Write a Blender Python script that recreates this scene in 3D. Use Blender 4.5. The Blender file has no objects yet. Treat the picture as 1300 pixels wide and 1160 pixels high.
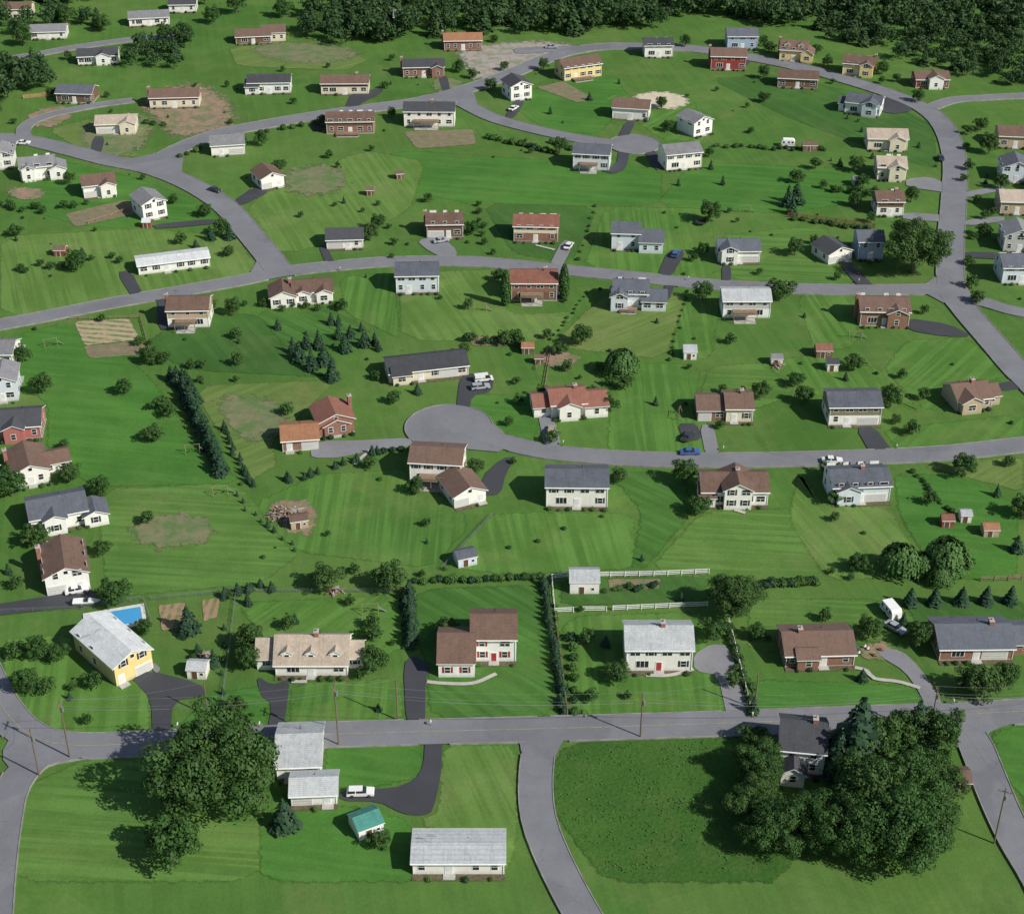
import bpy, math, random
import numpy as np
from mathutils import Vector, Matrix
from mathutils.geometry import tessellate_polygon

random.seed(7)
scene = bpy.context.scene
COL = scene.collection

# ------------------------------------------------------------------ survey mapping
H = 197.0; P = math.radians(32); F = 2048.0
SP, CP = math.sin(P), math.cos(P)
def G(u, v):
    """survey coordinate -> ground position in metres"""
    a = (u-650)/F; b = (v-580)/F
    t = H/(SP+b*CP)
    return (t*a, t*(CP-b*SP))
def S(v):
    return F*(SP+(v-580)/F*CP)/H

# ------------------------------------------------------------------ materials
MATS = {}
def new_mat(name):
    m = bpy.data.materials.new(name); m.use_nodes = True
    nt = m.node_tree
    return m, nt, nt.nodes, nt.links, nt.nodes['Principled BSDF']

def mixrgb(nt, typ, fac, a, b):
    n = nt.nodes.new('ShaderNodeMix'); n.data_type = 'RGBA'; n.blend_type = typ
    n.clamp_result = False
    for sock, val in ((n.inputs[0], fac), (n.inputs[6], a), (n.inputs[7], b)):
        if isinstance(val, bpy.types.NodeSocket): nt.links.new(val, sock)
        elif isinstance(val, (int, float)): sock.default_value = val
        else: sock.default_value = (*val, 1)
    return n.outputs[2]
def noise(nt, vec, scale, detail=3, rough=0.6):
    n = nt.nodes.new('ShaderNodeTexNoise'); n.inputs['Scale'].default_value = scale
    n.inputs['Detail'].default_value = detail; n.inputs['Roughness'].default_value = rough
    nt.links.new(vec, n.inputs['Vector']); return n.outputs['Fac']
def remap(nt, val, a, b, c=0.0, d=1.0):
    n = nt.nodes.new('ShaderNodeMapRange')
    n.inputs[1].default_value = a; n.inputs[2].default_value = b
    n.inputs[3].default_value = c; n.inputs[4].default_value = d
    nt.links.new(val, n.inputs[0]); return n.outputs[0]
def math2(nt, op, a, b):
    n = nt.nodes.new('ShaderNodeMath'); n.operation = op
    for i, x in enumerate((a, b)):
        if isinstance(x, bpy.types.NodeSocket): nt.links.new(x, n.inputs[i])
        else: n.inputs[i].default_value = x
    return n.outputs[0]
def mult(nt, a, b): return math2(nt, 'MULTIPLY', a, b)
def coords(nt):
    return nt.nodes.new('ShaderNodeTexCoord').outputs['Object']
def soft_edge(nt, c, B, nscale=0.5, amp=0.9):
    """ragged border: cover thins out near the sheet's edge"""
    at = nt.nodes.new('ShaderNodeAttribute'); at.attribute_name = 'edge'
    s = math2(nt, 'ADD', at.outputs['Fac'], remap(nt, noise(nt, c, nscale, 3, 0.7), 0.25, 0.75, -amp/2, amp/2))
    al = remap(nt, s, 0.3, 0.62)
    nt.links.new(al, B.inputs['Alpha'])

def plain(name, col, rough=0.8, var=0.12, scale=1.2, metal=0):
    if name in MATS: return MATS[name]
    m, nt, N, L, B = new_mat(name)
    c = coords(nt); f = noise(nt, c, scale, 3)
    f = remap(nt, f, 0.3, 0.7)
    dark = tuple(x*(1-var) for x in col); lite = tuple(min(1, x*(1+var)) for x in col)
    L.new(mixrgb(nt, 'MIX', f, dark, lite), B.inputs['Base Color'])
    B.inputs['Roughness'].default_value = rough; B.inputs['Metallic'].default_value = metal
    MATS[name] = m; return m

def siding(name, col):
    if name in MATS: return MATS[name]
    m, nt, N, L, B = new_mat(name)
    c = coords(nt); oi = N.new('ShaderNodeObjectInfo')
    w = N.new('ShaderNodeTexWave'); w.wave_type = 'BANDS'; w.bands_direction = 'Z'; w.wave_profile = 'SAW'
    w.inputs['Scale'].default_value = 1.5
    L.new(c, w.inputs['Vector'])
    mp = N.new('ShaderNodeMapping'); mp.inputs['Scale'].default_value = (1, 1, 0.25); L.new(c, mp.inputs['Vector'])
    f = remap(nt, noise(nt, mp.outputs[0], 1.1, 4, 0.7), 0.35, 0.8)
    base = mixrgb(nt, 'MIX', f, col, tuple(x*y for x, y in zip(col, (0.82, 0.8, 0.74))))
    base = mixrgb(nt, 'MIX', mult(nt, oi.outputs['Random'], 0.3), base, tuple(x*y for x, y in zip(col, (0.95, 0.86, 0.72))))
    sx = N.new('ShaderNodeSeparateXYZ'); L.new(c, sx.inputs[0])
    base = mixrgb(nt, 'MIX', remap(nt, sx.outputs[2], 0.2, 1.0, 0.3, 0.0), base, (0.2, 0.2, 0.14))
    L.new(mixrgb(nt, 'MULTIPLY', remap(nt, w.outputs['Fac'], 0, 0.25, 0.3, 0.0), base, (0.5, 0.5, 0.5)), B.inputs['Base Color'])
    B.inputs['Roughness'].default_value = 0.6
    MATS[name] = m; return m
def brickm(name, col):
    if name in MATS: return MATS[name]
    m, nt, N, L, B = new_mat(name)
    c = coords(nt)
    t = N.new('ShaderNodeTexBrick'); t.inputs['Scale'].default_value = 2.2
    t.inputs['Color1'].default_value = (*[x*0.8 for x in col], 1)
    t.inputs['Color2'].default_value = (*[min(1, x*1.25) for x in col], 1)
    t.inputs['Mortar'].default_value = (0.3, 0.27, 0.24, 1); t.inputs['Mortar Size'].default_value = 0.012
    sx = N.new('ShaderNodeSeparateXYZ'); L.new(c, sx.inputs[0])
    ad = N.new('ShaderNodeMath'); L.new(sx.outputs[0], ad.inputs[0]); L.new(sx.outputs[1], ad.inputs[1])
    cb = N.new('ShaderNodeCombineXYZ'); L.new(ad.outputs[0], cb.inputs[0]); L.new(sx.outputs[2], cb.inputs[1])
    L.new(cb.outputs[0], t.inputs['Vector'])
    L.new(mixrgb(nt, 'MULTIPLY', remap(nt, noise(nt, c, 0.8, 3), .35, .65, 0, .5), t.outputs['Color'], (.6, .58, .55)), B.inputs['Base Color'])
    B.inputs['Roughness'].default_value = 0.85
    MATS[name] = m; return m
def shingle(name, col):
    if name in MATS: return MATS[name]
    m, nt, N, L, B = new_mat(name)
    c = coords(nt); oi = N.new('ShaderNodeObjectInfo')
    f = remap(nt, noise(nt, c, 0.45, 5, 0.7), 0.25, 0.75)
    base = mixrgb(nt, 'MIX', f, tuple(x*0.75 for x in col), tuple(min(1, x*1.3) for x in col))
    base = mixrgb(nt, 'MIX', mult(nt, oi.outputs['Random'], 0.4), base, tuple(min(1, x*1.5+.03) for x in col))
    v = N.new('ShaderNodeTexVoronoi'); v.inputs['Scale'].default_value = 3.2; L.new(c, v.inputs['Vector'])
    sep = N.new('ShaderNodeSeparateColor'); L.new(v.outputs['Color'], sep.inputs[0])
    base = mixrgb(nt, 'MULTIPLY', remap(nt, sep.outputs[0], 0, 1, 0, 0.4), base, (0.6, 0.6, 0.6))
    w = N.new('ShaderNodeTexWave'); w.bands_direction = 'Z'; w.inputs['Scale'].default_value = 2.2
    w.inputs['Distortion'].default_value = 0.6
    L.new(c, w.inputs['Vector'])
    base = mixrgb(nt, 'MULTIPLY', remap(nt, w.outputs['Fac'], 0, 0.4, 0.3, 0), base, (0.5, 0.5, 0.5))
    mp = N.new('ShaderNodeMapping'); mp.inputs['Scale'].default_value = (1.6, 0.15, 0.15); L.new(c, mp.inputs['Vector'])
    base = mixrgb(nt, 'MULTIPLY', remap(nt, noise(nt, mp.outputs[0], 1.0, 3, .7), 0.5, 0.75, 0, 0.5), base, (0.6, 0.6, 0.57))
    L.new(base, B.inputs['Base Color']); B.inputs['Roughness'].default_value = 0.9
    MATS[name] = m; return m
def glassm():
    m, nt, N, L, B = new_mat('window_glass')
    B.inputs['Base Color'].default_value = (0.02, 0.025, 0.03, 1); B.inputs['Roughness'].default_value = 0.08
    MATS['window_glass'] = m; return m

def leafm(name, c1, c2, c3):
    m, nt, N, L, B = new_mat(name)
    g = N.new('ShaderNodeNewGeometry'); oi = N.new('ShaderNodeObjectInfo')
    c = coords(nt)
    base = mixrgb(nt, 'MIX', g.outputs['Random Per Island'], c1, c2)
    base = mixrgb(nt, 'MIX', mult(nt, oi.outputs['Random'], 0.8), base, c3)
    f = remap(nt, noise(nt, c, 0.12, 2), 0.35, 0.65, 0, 0.45)
    base = mixrgb(nt, 'MIX', f, base, c1)
    L.new(base, B.inputs['Base Color']); B.inputs['Roughness'].default_value = 0.65
    B.inputs['Specular IOR Level'].default_value = 0.25
    tr = N.new('ShaderNodeBsdfTranslucent'); L.new(base, tr.inputs['Color'])
    mx = N.new('ShaderNodeMixShader'); mx.inputs[0].default_value = 0.18
    L.new(B.outputs[0], mx.inputs[1]); L.new(tr.outputs[0], mx.inputs[2])
    L.new(mx.outputs[0], N['Material Output'].inputs['Surface'])
    MATS[name] = m; return m
LEAF = leafm('broadleaf_foliage', (0.022, 0.07, 0.015), (0.07, 0.15, 0.032), (0.065, 0.125, 0.03))
LEAFF = leafm('woodland_foliage', (0.022, 0.06, 0.02), (0.065, 0.125, 0.038), (0.05, 0.1, 0.03))
LEAFW = leafm('willow_foliage', (0.05, 0.125, 0.03), (0.11, 0.21, 0.055), (0.08, 0.16, 0.04))
NEED = leafm('conifer_needles', (0.016, 0.052, 0.024), (0.042, 0.1, 0.042), (0.034, 0.072, 0.038))
BARK = plain('bark', (0.11, 0.085, 0.065), 0.9)

def grass(name, ca, cb, cc, stripe=None, sw=2.0, sstr=0.25, patch=0.0, rough=False, soft=True):
    adj = lambda q: (q[0]*1.2+0.006, q[1]*1.24, q[2]*1.08)
    ca, cb, cc = adj(ca), adj(cb), adj(cc)
    m, nt, N, L, B = new_mat(name)
    c = coords(nt)
    f1 = remap(nt, noise(nt, c, 0.02, 3, 0.6), 0.36, 0.62)
    f2 = remap(nt, noise(nt, c, 0.13, 4, 0.7), 0.38, 0.66)
    f3 = remap(nt, noise(nt, c, 1.5, 2, 0.7), 0.3, 0.7)
    f4 = remap(nt, noise(nt, c, 0.045, 5, 0.75), 0.5, 0.7)
    base = mixrgb(nt, 'MIX', f1, ca, cb)
    base = mixrgb(nt, 'MIX', mult(nt, f2, 0.65), base, tuple((a+b)/2*0.78 for a, b in zip(ca, cb)))
    base = mixrgb(nt, 'MIX', mult(nt, f4, 0.65), base, cc)
    if patch:
        v = N.new('ShaderNodeTexVoronoi'); v.inputs['Scale'].default_value = 0.028; L.new(c, v.inputs['Vector'])
        sep = N.new('ShaderNodeSeparateColor'); L.new(v.outputs['Color'], sep.inputs[0])
        base = mixrgb(nt, 'MULTIPLY', mult(nt, sep.outputs[0], patch), base, (0.6, 0.7, 0.62))
        base = mixrgb(nt, 'MIX', mult(nt, sep.outputs[1], patch*0.5), base, cc)
    if stripe is not None:
        mp = N.new('ShaderNodeMapping'); mp.inputs['Rotation'].default_value = (0, 0, math.radians(-stripe))
        L.new(c, mp.inputs['Vector'])
        mp2 = N.new('ShaderNodeMapping'); mp2.inputs['Scale'].default_value = (1.0/sw, 0.022, 1); L.new(mp.outputs[0], mp2.inputs['Vector'])
        st = noise(nt, mp2.outputs[0], 0.8, 2, 0.6)   # uneven long mower swaths
        fs = mult(nt, remap(nt, st, 0.45, 0.58), sstr)
        fs = mult(nt, fs, remap(nt, noise(nt, c, 0.06, 3), 0.33, 0.55, 0.25, 1.0))
        base = mixrgb(nt, 'MIX', fs, base, tuple(x*1.32+0.008 for x in cb))
    base = mixrgb(nt, 'MULTIPLY', mult(nt, f3, 0.5 if rough else 0.28), base, (0.45, 0.5, 0.42))
    L.new(base, B.inputs['Base Color']); B.inputs['Roughness'].default_value = 0.95
    B.inputs['Specular IOR Level'].default_value = 0.08
    bp = N.new('ShaderNodeBump'); bp.inputs['Strength'].default_value = 0.5; bp.inputs['Distance'].default_value = 0.3 if rough else 0.1
    L.new(noise(nt, c, 1.3 if rough else 3.0, 2, 0.7), bp.inputs['Height']); L.new(bp.outputs[0], B.inputs['Normal'])
    if soft: soft_edge(nt, c, B, 0.7, 0.7)
    return m
def soilm(name, a, b, rows=None, rw=0.9, green=None, amp=0.9):
    m, nt, N, L, B = new_mat(name)
    c = coords(nt)
    f = remap(nt, noise(nt, c, 0.35, 5, 0.7), 0.3, 0.7)
    base = mixrgb(nt, 'MIX', f, a, b)
    if green is not None:
        g = remap(nt, noise(nt, c, 0.2, 5, 0.75), 0.46, 0.58)
        base = mixrgb(nt, 'MIX', mult(nt, g, green), base, (0.085, 0.16, 0.042))
    if rows is not None:
        mp = N.new('ShaderNodeMapping'); mp.inputs['Rotation'].default_value = (0, 0, math.radians(-rows))
        L.new(c, mp.inputs['Vector'])
        w = N.new('ShaderNodeTexWave'); w.bands_direction = 'X'; w.inputs['Scale'].default_value = 0.314/rw
        w.inputs['Distortion'].default_value = 2.2; w.inputs['Detail Scale'].default_value = 0.5; L.new(mp.outputs[0], w.inputs['Vector'])
        fr = mult(nt, remap(nt, w.outputs['Fac'], 0.4, 0.7, 0, 0.8), remap(nt, noise(nt, c, 0.5, 3), .4, .55, .2, 1))
        base = mixrgb(nt, 'MIX', fr, base, (0.07, 0.15, 0.04))
    L.new(base, B.inputs['Base Color']); B.inputs['Roughness'].default_value = 0.95
    soft_edge(nt, c, B, 0.45, amp)
    return m
def asphalt(name, col):
    m, nt, N, L, B = new_mat(name)
    c = coords(nt)
    f = remap(nt, noise(nt, c, 0.09, 4, 0.7), 0.3, 0.7)
    base = mixrgb(nt, 'MIX', f, tuple(x*0.85 for x in col), tuple(x*1.1 for x in col))
    f2 = remap(nt, noise(nt, c, 3.0, 2, 0.8), 0.3, 0.7)
    base = mixrgb(nt, 'MULTIPLY', mult(nt, f2, 0.25), base, (0.55, 0.55, 0.55))
    v = N.new('ShaderNodeTexVoronoi'); v.feature = 'DISTANCE_TO_EDGE'; v.inputs['Scale'].default_value = 0.16
    nz = N.new('ShaderNodeTexNoise'); nz.inputs['Scale'].default_value = 0.4; L.new(c, nz.inputs['Vector'])
    va = N.new('ShaderNodeVectorMath'); va.operation = 'MULTIPLY_ADD'; va.inputs[1].default_value = (4, 4, 4)
    L.new(nz.outputs['Color'], va.inputs[0]); L.new(c, va.inputs[2]); L.new(va.outputs[0], v.inputs['Vector'])
    base = mixrgb(nt, 'MULTIPLY', remap(nt, v.outputs['Distance'], 0.0, 0.012, 0.3, 0), base, (0.4, 0.4, 0.4))
    base = mixrgb(nt, 'MULTIPLY', remap(nt, noise(nt, c, 0.035, 2, .5), 0.58, 0.6, 0, 0.3), base, (0.6, 0.6, 0.62))
    L.new(base, B.inputs['Base Color']); B.inputs['Roughness'].default_value = 0.85
    return m

ROAD = asphalt('street_asphalt', (0.195, 0.198, 0.215))
ROADM = ROAD
DARK = asphalt('fresh_asphalt', (0.05, 0.053, 0.062))
GREYD = asphalt('worn_driveway_asphalt', (0.22, 0.222, 0.235))
CONC = plain('concrete', (0.4, 0.39, 0.36), 0.85)

# ------------------------------------------------------------------ mesh builder
class MB:
    def __init__(s): s.v = []; s.f = []; s.m = []; s.mats = []
    def mi(s, mat):
        if mat not in s.mats: s.mats.append(mat)
        return s.mats.index(mat)
    def add(s, vs, fs, mat):
        o = len(s.v); s.v += [tuple(p) for p in vs]; k = s.mi(mat)
        for f in fs: s.f.append([o+i for i in f]); s.m.append(k)
    def box(s, x0, x1, y0, y1, z0, z1, mat, M=None):
        vs = [(x0,y0,z0),(x1,y0,z0),(x1,y1,z0),(x0,y1,z0),(x0,y0,z1),(x1,y0,z1),(x1,y1,z1),(x0,y1,z1)]
        if M is not None: vs = [tuple(M @ Vector(p)) for p in vs]
        s.add(vs, [(0,3,2,1),(4,5,6,7),(0,1,5,4),(1,2,6,5),(2,3,7,6),(3,0,4,7)], mat)
    def cyl(s, p0, p1, r0, r1, mat, n=8):
        p0 = Vector(p0); p1 = Vector(p1); d = (p1-p0).normalized()
        a = d.orthogonal().normalized(); b = d.cross(a)
        vs = []
        for p, r in ((p0, r0), (p1, r1)):
            for i in range(n):
                t = 2*math.pi*i/n
                vs.append(tuple(p + a*math.cos(t)*r + b*math.sin(t)*r))
        fs = [(i, (i+1) % n, n+(i+1) % n, n+i) for i in range(n)]
        fs += [tuple(range(n-1, -1, -1)), tuple(range(n, 2*n))]
        s.add(vs, fs, mat)
    def mesh(s, name):
        me = bpy.data.meshes.new(name); me.from_pydata(s.v, [], s.f)
        for m in s.mats: me.materials.append(m)
        me.polygons.foreach_set('material_index', s.m); me.update(); return me
    def obj(s, name, loc=(0,0,0), rot=0, parent=None):
        o = bpy.data.objects.new(name, s.mesh(name)); COL.objects.link(o)
        o.location = loc; o.rotation_euler = (0, 0, rot)
        if parent: o.parent = parent
        return o

def inst(name, me, x, y, z=0, rot=0, sc=(1,1,1)):
    o = bpy.data.objects.new(name, me); COL.objects.link(o)
    o.location = (x, y, z); o.rotation_euler = (0, 0, rot); o.scale = sc; return o

# ------------------------------------------------------------------ ground
gm = grass('meadow_grass', (0.052, 0.132, 0.03), (0.08, 0.168, 0.04), (0.13, 0.17, 0.062), patch=0.4, stripe=12, sw=1.6, sstr=0.15, soft=False)
b = MB()
b.add([(-7000,-3000,0),(7000,-3000,0),(7000,12000,0),(-7000,12000,0)], [(0,1,2,3)], gm)
b.obj('ground')

def catmull(pts, step=2.5):
    pts = [np.array(p, float) for p in pts]
    P_ = [2*pts[0]-pts[1]] + pts + [2*pts[-1]-pts[-2]]
    out = []
    for i in range(1, len(P_)-2):
        p0, p1, p2, p3 = P_[i-1:i+3]
        n = max(2, int(np.linalg.norm(p2-p1)/step))
        for k in range(n):
            t = k/n
            out.append(0.5*((2*p1)+(-p0+p2)*t+(2*p0-5*p1+4*p2-p3)*t*t+(-p0+3*p1-3*p2+p3)*t**3))
    out.append(pts[-1]); return np.array(out)

def pip(x, y, poly):
    c = False; n = len(poly); j = n-1
    for i in range(n):
        xi, yi = poly[i]; xj, yj = poly[j]
        if ((yi > y) != (yj > y)) and (x < (xj-xi)*(y-yi)/(yj-yi)+xi): c = not c
        j = i
    return c

def smooth_poly(pts, it=2, k=0.2):
    for _ in range(it):
        q = []
        n = len(pts)
        for i in range(n):
            a = np.array(pts[i]); c = np.array(pts[(i+1) % n])
            q.append(tuple(a*(1-k)+c*k)); q.append(tuple(a*k+c*(1-k)))
        pts = q
    return pts
def sheet(name, px, z, mat, smooth=1, inset=0.0, k=0.2, radial=0.0):
    w = [G(*p) for p in px]
    area = sum(w[i][0]*w[(i+1) % len(w)][1]-w[(i+1) % len(w)][0]*w[i][1] for i in range(len(w)))
    if area < 0: w = w[::-1]
    if smooth: w = smooth_poly(w, smooth, k)
    n = len(w); m = MB()
    if radial:      # star shaped patch fading outward from its middle
        cx = sum(p[0] for p in w)/n; cy = sum(p[1] for p in w)/n
        inner = [(p[0]+(cx-p[0])*radial, p[1]+(cy-p[1])*radial) for p in w]
        vs = [Vector((x, y, z)) for x, y in inner]; rings = [Vector((x, y, z)) for x, y in w]
        m.add(vs+rings+[Vector((cx, cy, z))], [(n+i, n+(i+1) % n, (i+1) % n, i) for i in range(n)]+[(i, (i+1) % n, 2*n) for i in range(n)], mat)
        o = m.obj(name); at = o.data.attributes.new('edge', 'FLOAT', 'POINT')
        at.data.foreach_set('value', [1.0]*n+[0.0]*n+[1.0]); return w
    if inset:
        outer = []; inner = []
        for i in range(n):
            a, p, c = np.array(w[i-1]), np.array(w[i]), np.array(w[(i+1) % n])
            d = (c-a); d = d/np.linalg.norm(d); nin = np.array([-d[1], d[0]])
            outer.append(p-nin*inset*0.4); inner.append(p+nin*inset*0.6)
        vs = [Vector((x, y, z)) for x, y in inner]
        rings = [Vector((x, y, z)) for x, y in outer]
        fs = [(n+i, n+(i+1) % n, (i+1) % n, i) for i in range(n)]
    else:
        vs = [Vector((x, y, z)) for x, y in w]; rings = []; fs = []
    for t in tessellate_polygon([vs]):
        a, b_, c = [vs[i] for i in t]
        if (b_-a).cross(c-a).z < 0: t = (t[0], t[2], t[1])
        fs.append(t)
    m.add(vs+rings, fs, mat); o = m.obj(name)
    if inset:
        at = o.data.attributes.new('edge', 'FLOAT', 'POINT')
        at.data.foreach_set('value', [1.0]*n+[0.0]*n)
    return w

# ---- lawns
Ld, Ll, Ly = (0.05, 0.13, 0.03), (0.078, 0.17, 0.038), (0.13, 0.175, 0.06)
GM = {
 'v1': grass('mown_lawn_a', Ld, Ll, Ly, stripe=0, sw=1.3, sstr=0.5),
 'v2': grass('mown_lawn_b', (0.058,0.14,0.03), (0.086,0.18,0.043), Ly, stripe=8, sw=1.6, sstr=0.55),
 'd1': grass('mown_lawn_c', (0.036,0.105,0.026), (0.056,0.14,0.033), (0.085,0.14,0.042), stripe=48, sw=1.5, sstr=0.5),
 'd2': grass('mown_lawn_d', Ld, Ll, Ly, stripe=-38, sw=1.7, sstr=0.5),
 'l1': grass('light_lawn', (0.074,0.15,0.036), (0.104,0.185,0.05), (0.17,0.19,0.085), stripe=20, sw=1.4, sstr=0.4),
 'y1': grass('dry_lawn', (0.085,0.145,0.04), (0.12,0.175,0.057), (0.2,0.19,0.095), stripe=-50, sw=1.4, sstr=0.38),
 'm1': grass('lush_meadow', (0.04,0.127,0.027), (0.062,0.168,0.035), (0.09,0.165,0.045), stripe=80, sw=2.2, sstr=0.28),
 'h1': grass('mown_lawn_e', (0.052,0.13,0.031), (0.086,0.17,0.043), Ly, stripe=85, sw=1.3, sstr=0.5),
 'k1': grass('dark_lawn', (0.034,0.096,0.026), (0.053,0.13,0.033), (0.08,0.125,0.043), stripe=30, sw=1.8, sstr=0.25),  # plots whose turf is a darker green
 'w1': grass('weedy_field_grass', (0.034,0.1,0.022), (0.058,0.135,0.03), (0.09,0.135,0.042), rough=True),
}
LAWNS = [
 ('m1',[(500,190),(720,205),(840,215),(840,262),(610,262),(470,232)]),
 ('l1',[(310,258),(460,190),(540,205),(520,270),(380,320),(350,318)]),
 ('m1',[(880,205),(1090,215),(1100,255),(990,272),(830,262)]),
 ('k1',[(612,258),(760,262),(725,335),(650,322)]),
 ('v1',[(768,262),(900,265),(915,355),(740,342)]),
 ('h1',[(905,300),(1050,285),(1060,330),(1090,362),(930,358)]),
 ('m1',[(640,128),(700,105),(780,95),(800,125),(760,172),(690,164)]),
 ('k1',[(900,100),(985,95),(1120,125),(1185,160),(1190,215),(1150,205),(1000,150)]),
 ('d2',[(760,120),(880,125),(900,180),(840,178)]),
 ('l1',[(0,300),(180,290),(300,300),(330,345),(190,372),(0,405)]),
 ('m1',[(60,200),(170,225),(270,262),(280,285),(120,290),(0,260)]),
 ('v2',[(1010,373),(1088,374),(1088,440),(1035,448)]),
 ('d2',[(1150,432),(1228,428),(1282,475),(1240,490),(1180,525),(1120,470)]),
 ('v1',[(866,371),(915,372),(905,455),(850,458)]),
 ('y1',[(738,400),(770,374),(873,371),(845,457),(700,440)]),
 ('v1',[(430,352),(500,346),(510,432),(470,412),(440,400)]),
 ('l1',[(505,346),(640,342),(645,400),(735,395),(700,435),(510,432)]),
 ('d1',[(320,396),(432,388),(480,432),(372,450)]),
 ('h1',[(900,465),(970,460),(1010,500),(960,520),(885,510)]),
 ('v2',[(960,460),(1035,450),(1125,470),(1170,525),(1120,505),(1040,505)]),
 ('d2',[(1120,545),(1300,525),(1300,560),(1140,572)]),
 ('v1',[(770,460),(890,462),(880,540),(905,575),(770,578),(775,500)]),
 ('m1',[(575,500),(690,500),(680,560),(640,552),(610,530)]),
 ('k1',[(240,395),(330,400),(370,452),(420,480),(240,470),(180,440)]),
 ('y1',[(240,490),(430,482),(400,510),(345,560),(352,590),(318,612)]),
 ('m1',[(0,432),(85,408),(185,470),(245,555),(310,615),(120,618),(60,580),(60,510),(0,480)]),
 ('h1',[(122,622),(300,612),(385,700),(330,742),(135,758)]),
 ('v1',[(400,602),(520,595),(600,662),(550,722),(370,700),(322,640)]),
 ('v2',[(562,718),(622,652),(685,650),(805,652),(812,722),(640,730)]),
 ('d1',[(770,598),(868,600),(880,650),(820,722),(800,720),(815,650)]),
 ('h1',[(890,650),(1015,645),(1045,737),(975,740),(822,724)]),
 ('l1',[(1015,598),(1045,640),(1130,645),(1180,730),(1050,738),(1000,660)]),
 ('m1',[(1135,600),(1220,605),(1292,640),(1292,738),(1190,735),(1140,650)]),
 ('y1',[(1170,592),(1300,578),(1300,625),(1225,606)]),
 ('d1',[(528,748),(690,742),(712,910),(545,912),(542,840),(526,812)]),
 ('v1',[(712,782),(895,776),(940,830),(950,905),(722,908)]),
 ('k1',[(712,735),(895,730),(900,765),(712,770)]),
 ('h1',[(950,760),(1120,760),(1190,800),(1120,815),(950,830)]),
 ('k1',[(1150,765),(1300,760),(1300,800),(1170,810)]),
 ('m1',[(955,862),(1100,868),(1160,870),(1178,903),(957,906)]),
 ('v2',[(0,812),(88,805),(190,878),(190,932),(66,936),(14,905)]),
 ('d2',[(300,765),(510,755),(512,832),(340,822)]),
 ('v1',[(372,868),(510,860),(512,916),(366,924)]),
 ('m1',[(268,880),(335,870),(345,890),(335,930),(220,928)]),
 ('l1',[(562,946),(655,946),(658,1068),(640,1120),(560,1080),(535,1040),(556,1030)]),
 ('m1',[(412,946),(536,943),(535,985),(480,1000),(412,1000)]),
 ('h1',[(28,1000),(110,962),(200,952),(340,1000),(330,1120),(10,1120),(22,1030)]),
 ('m1',[(330,1030),(440,1022),(520,1040),(540,1120),(330,1120)]),
 ('w1',[(712,952),(745,940),(900,936),(985,938),(1010,1120),(770,1120),(725,1062),(703,1030),(700,975)]),
 ('m1',[(1258,930),(1300,920),(1360,918),(1400,1010),(1310,1030),(1275,985)]),
 ('y1',[(290,60),(400,55),(470,75),(440,90),(300,85)]),
 ('y1',[(60,165),(118,150),(180,200),(110,196)]),
]
for i, (k, px) in enumerate(LAWNS):
    sheet('rough_field' if k == 'w1' else 'lawn', px, 0.01+0.0018*i, GM[k], 1, inset=1.8, k=0.12)

# ---- bare soil, gardens
DIRT = soilm('bare_soil', (0.2,0.13,0.09), (0.33,0.23,0.16), green=0.7, amp=1.1)
WORN = soilm('worn_turf', (0.14,0.15,0.07), (0.2,0.19,0.1), green=0.95, amp=1.3)
DIRTG = soilm('gravel_soil', (0.28,0.24,0.21), (0.4,0.345,0.31), green=0.5, amp=0.9)
GARD = soilm('garden_rows', (0.17,0.12,0.08), (0.27,0.2,0.13), rows=80, rw=0.8, amp=.6)
GARDT = soilm('garden_straw', (0.32,0.25,0.15), (0.44,0.35,0.22), rows=80, rw=2.5, amp=.6)
SAND = soilm('sand', (0.48,0.42,0.3), (0.6,0.53,0.4))
GARDV = soilm('garden_rows_v', (0.26,0.17,0.1), (0.35,0.24,0.14), rows=0, rw=1.6, amp=.6)
SOILS = [
 (DIRTG,[(566,62),(620,52),(700,48),(756,57),(708,80),(650,97),(598,112),(582,92)]),
 (DIRT,[(168,122),(215,103),(262,101),(302,122),(314,160),(270,182),(206,180),(190,150),(174,145)]),
 (GARDT,[(92,408),(165,404),(180,432),(106,440)]),
 (GARD,[(104,440),(182,432),(192,450),(112,456)]),
 (GARDV,[(200,768),(236,764),(234,798),(205,802)]),
 (GARDV,[(256,762),(280,758),(276,784),(258,790)]),
 (SAND,[(792,122),(835,113),(884,123),(873,141),(816,140)]),
 (GARD,[(508,167),(602,164),(608,184),(528,190)]),
 (GARD,[(80,272),(162,253),(184,270),(93,290)]),
 (DIRT,[(5,236),(64,238),(54,258),(8,252)]),
 (GARD,[(678,111),(715,103),(754,125),(735,132)]),
 (GARD,[(585,425),(660,428),(672,440),(600,440)]),
 (GARD,[(770,735),(840,735),(838,748),(772,750)]),
 (DIRT,[(686,443),(744,448),(728,474),(686,466)]),
 (DIRT,[(22,148),(60,134),(95,134),(98,152),(50,170)]),
 (DIRT,[(334,630),(408,634),(406,686),(351,678)]),
 (DIRT,[(1085,816),(1137,813),(1134,840),(1090,840)]),
 (WORN,[(100,150),(190,138),(205,160),(185,198),(120,208),(92,180)]),
 (WORN,[(300,56),(380,50),(480,64),(440,86),(330,80)]),
 (WORN,[(548,95),(594,100),(590,122),(543,118)]),
 (WORN,[(262,496),(355,500),(380,540),(330,575),(285,548)]),
 (WORN,[(150,655),(265,645),(290,692),(170,705)]),
 (WORN,[(345,213),(435,203),(455,243),(365,258)]),
]
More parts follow.
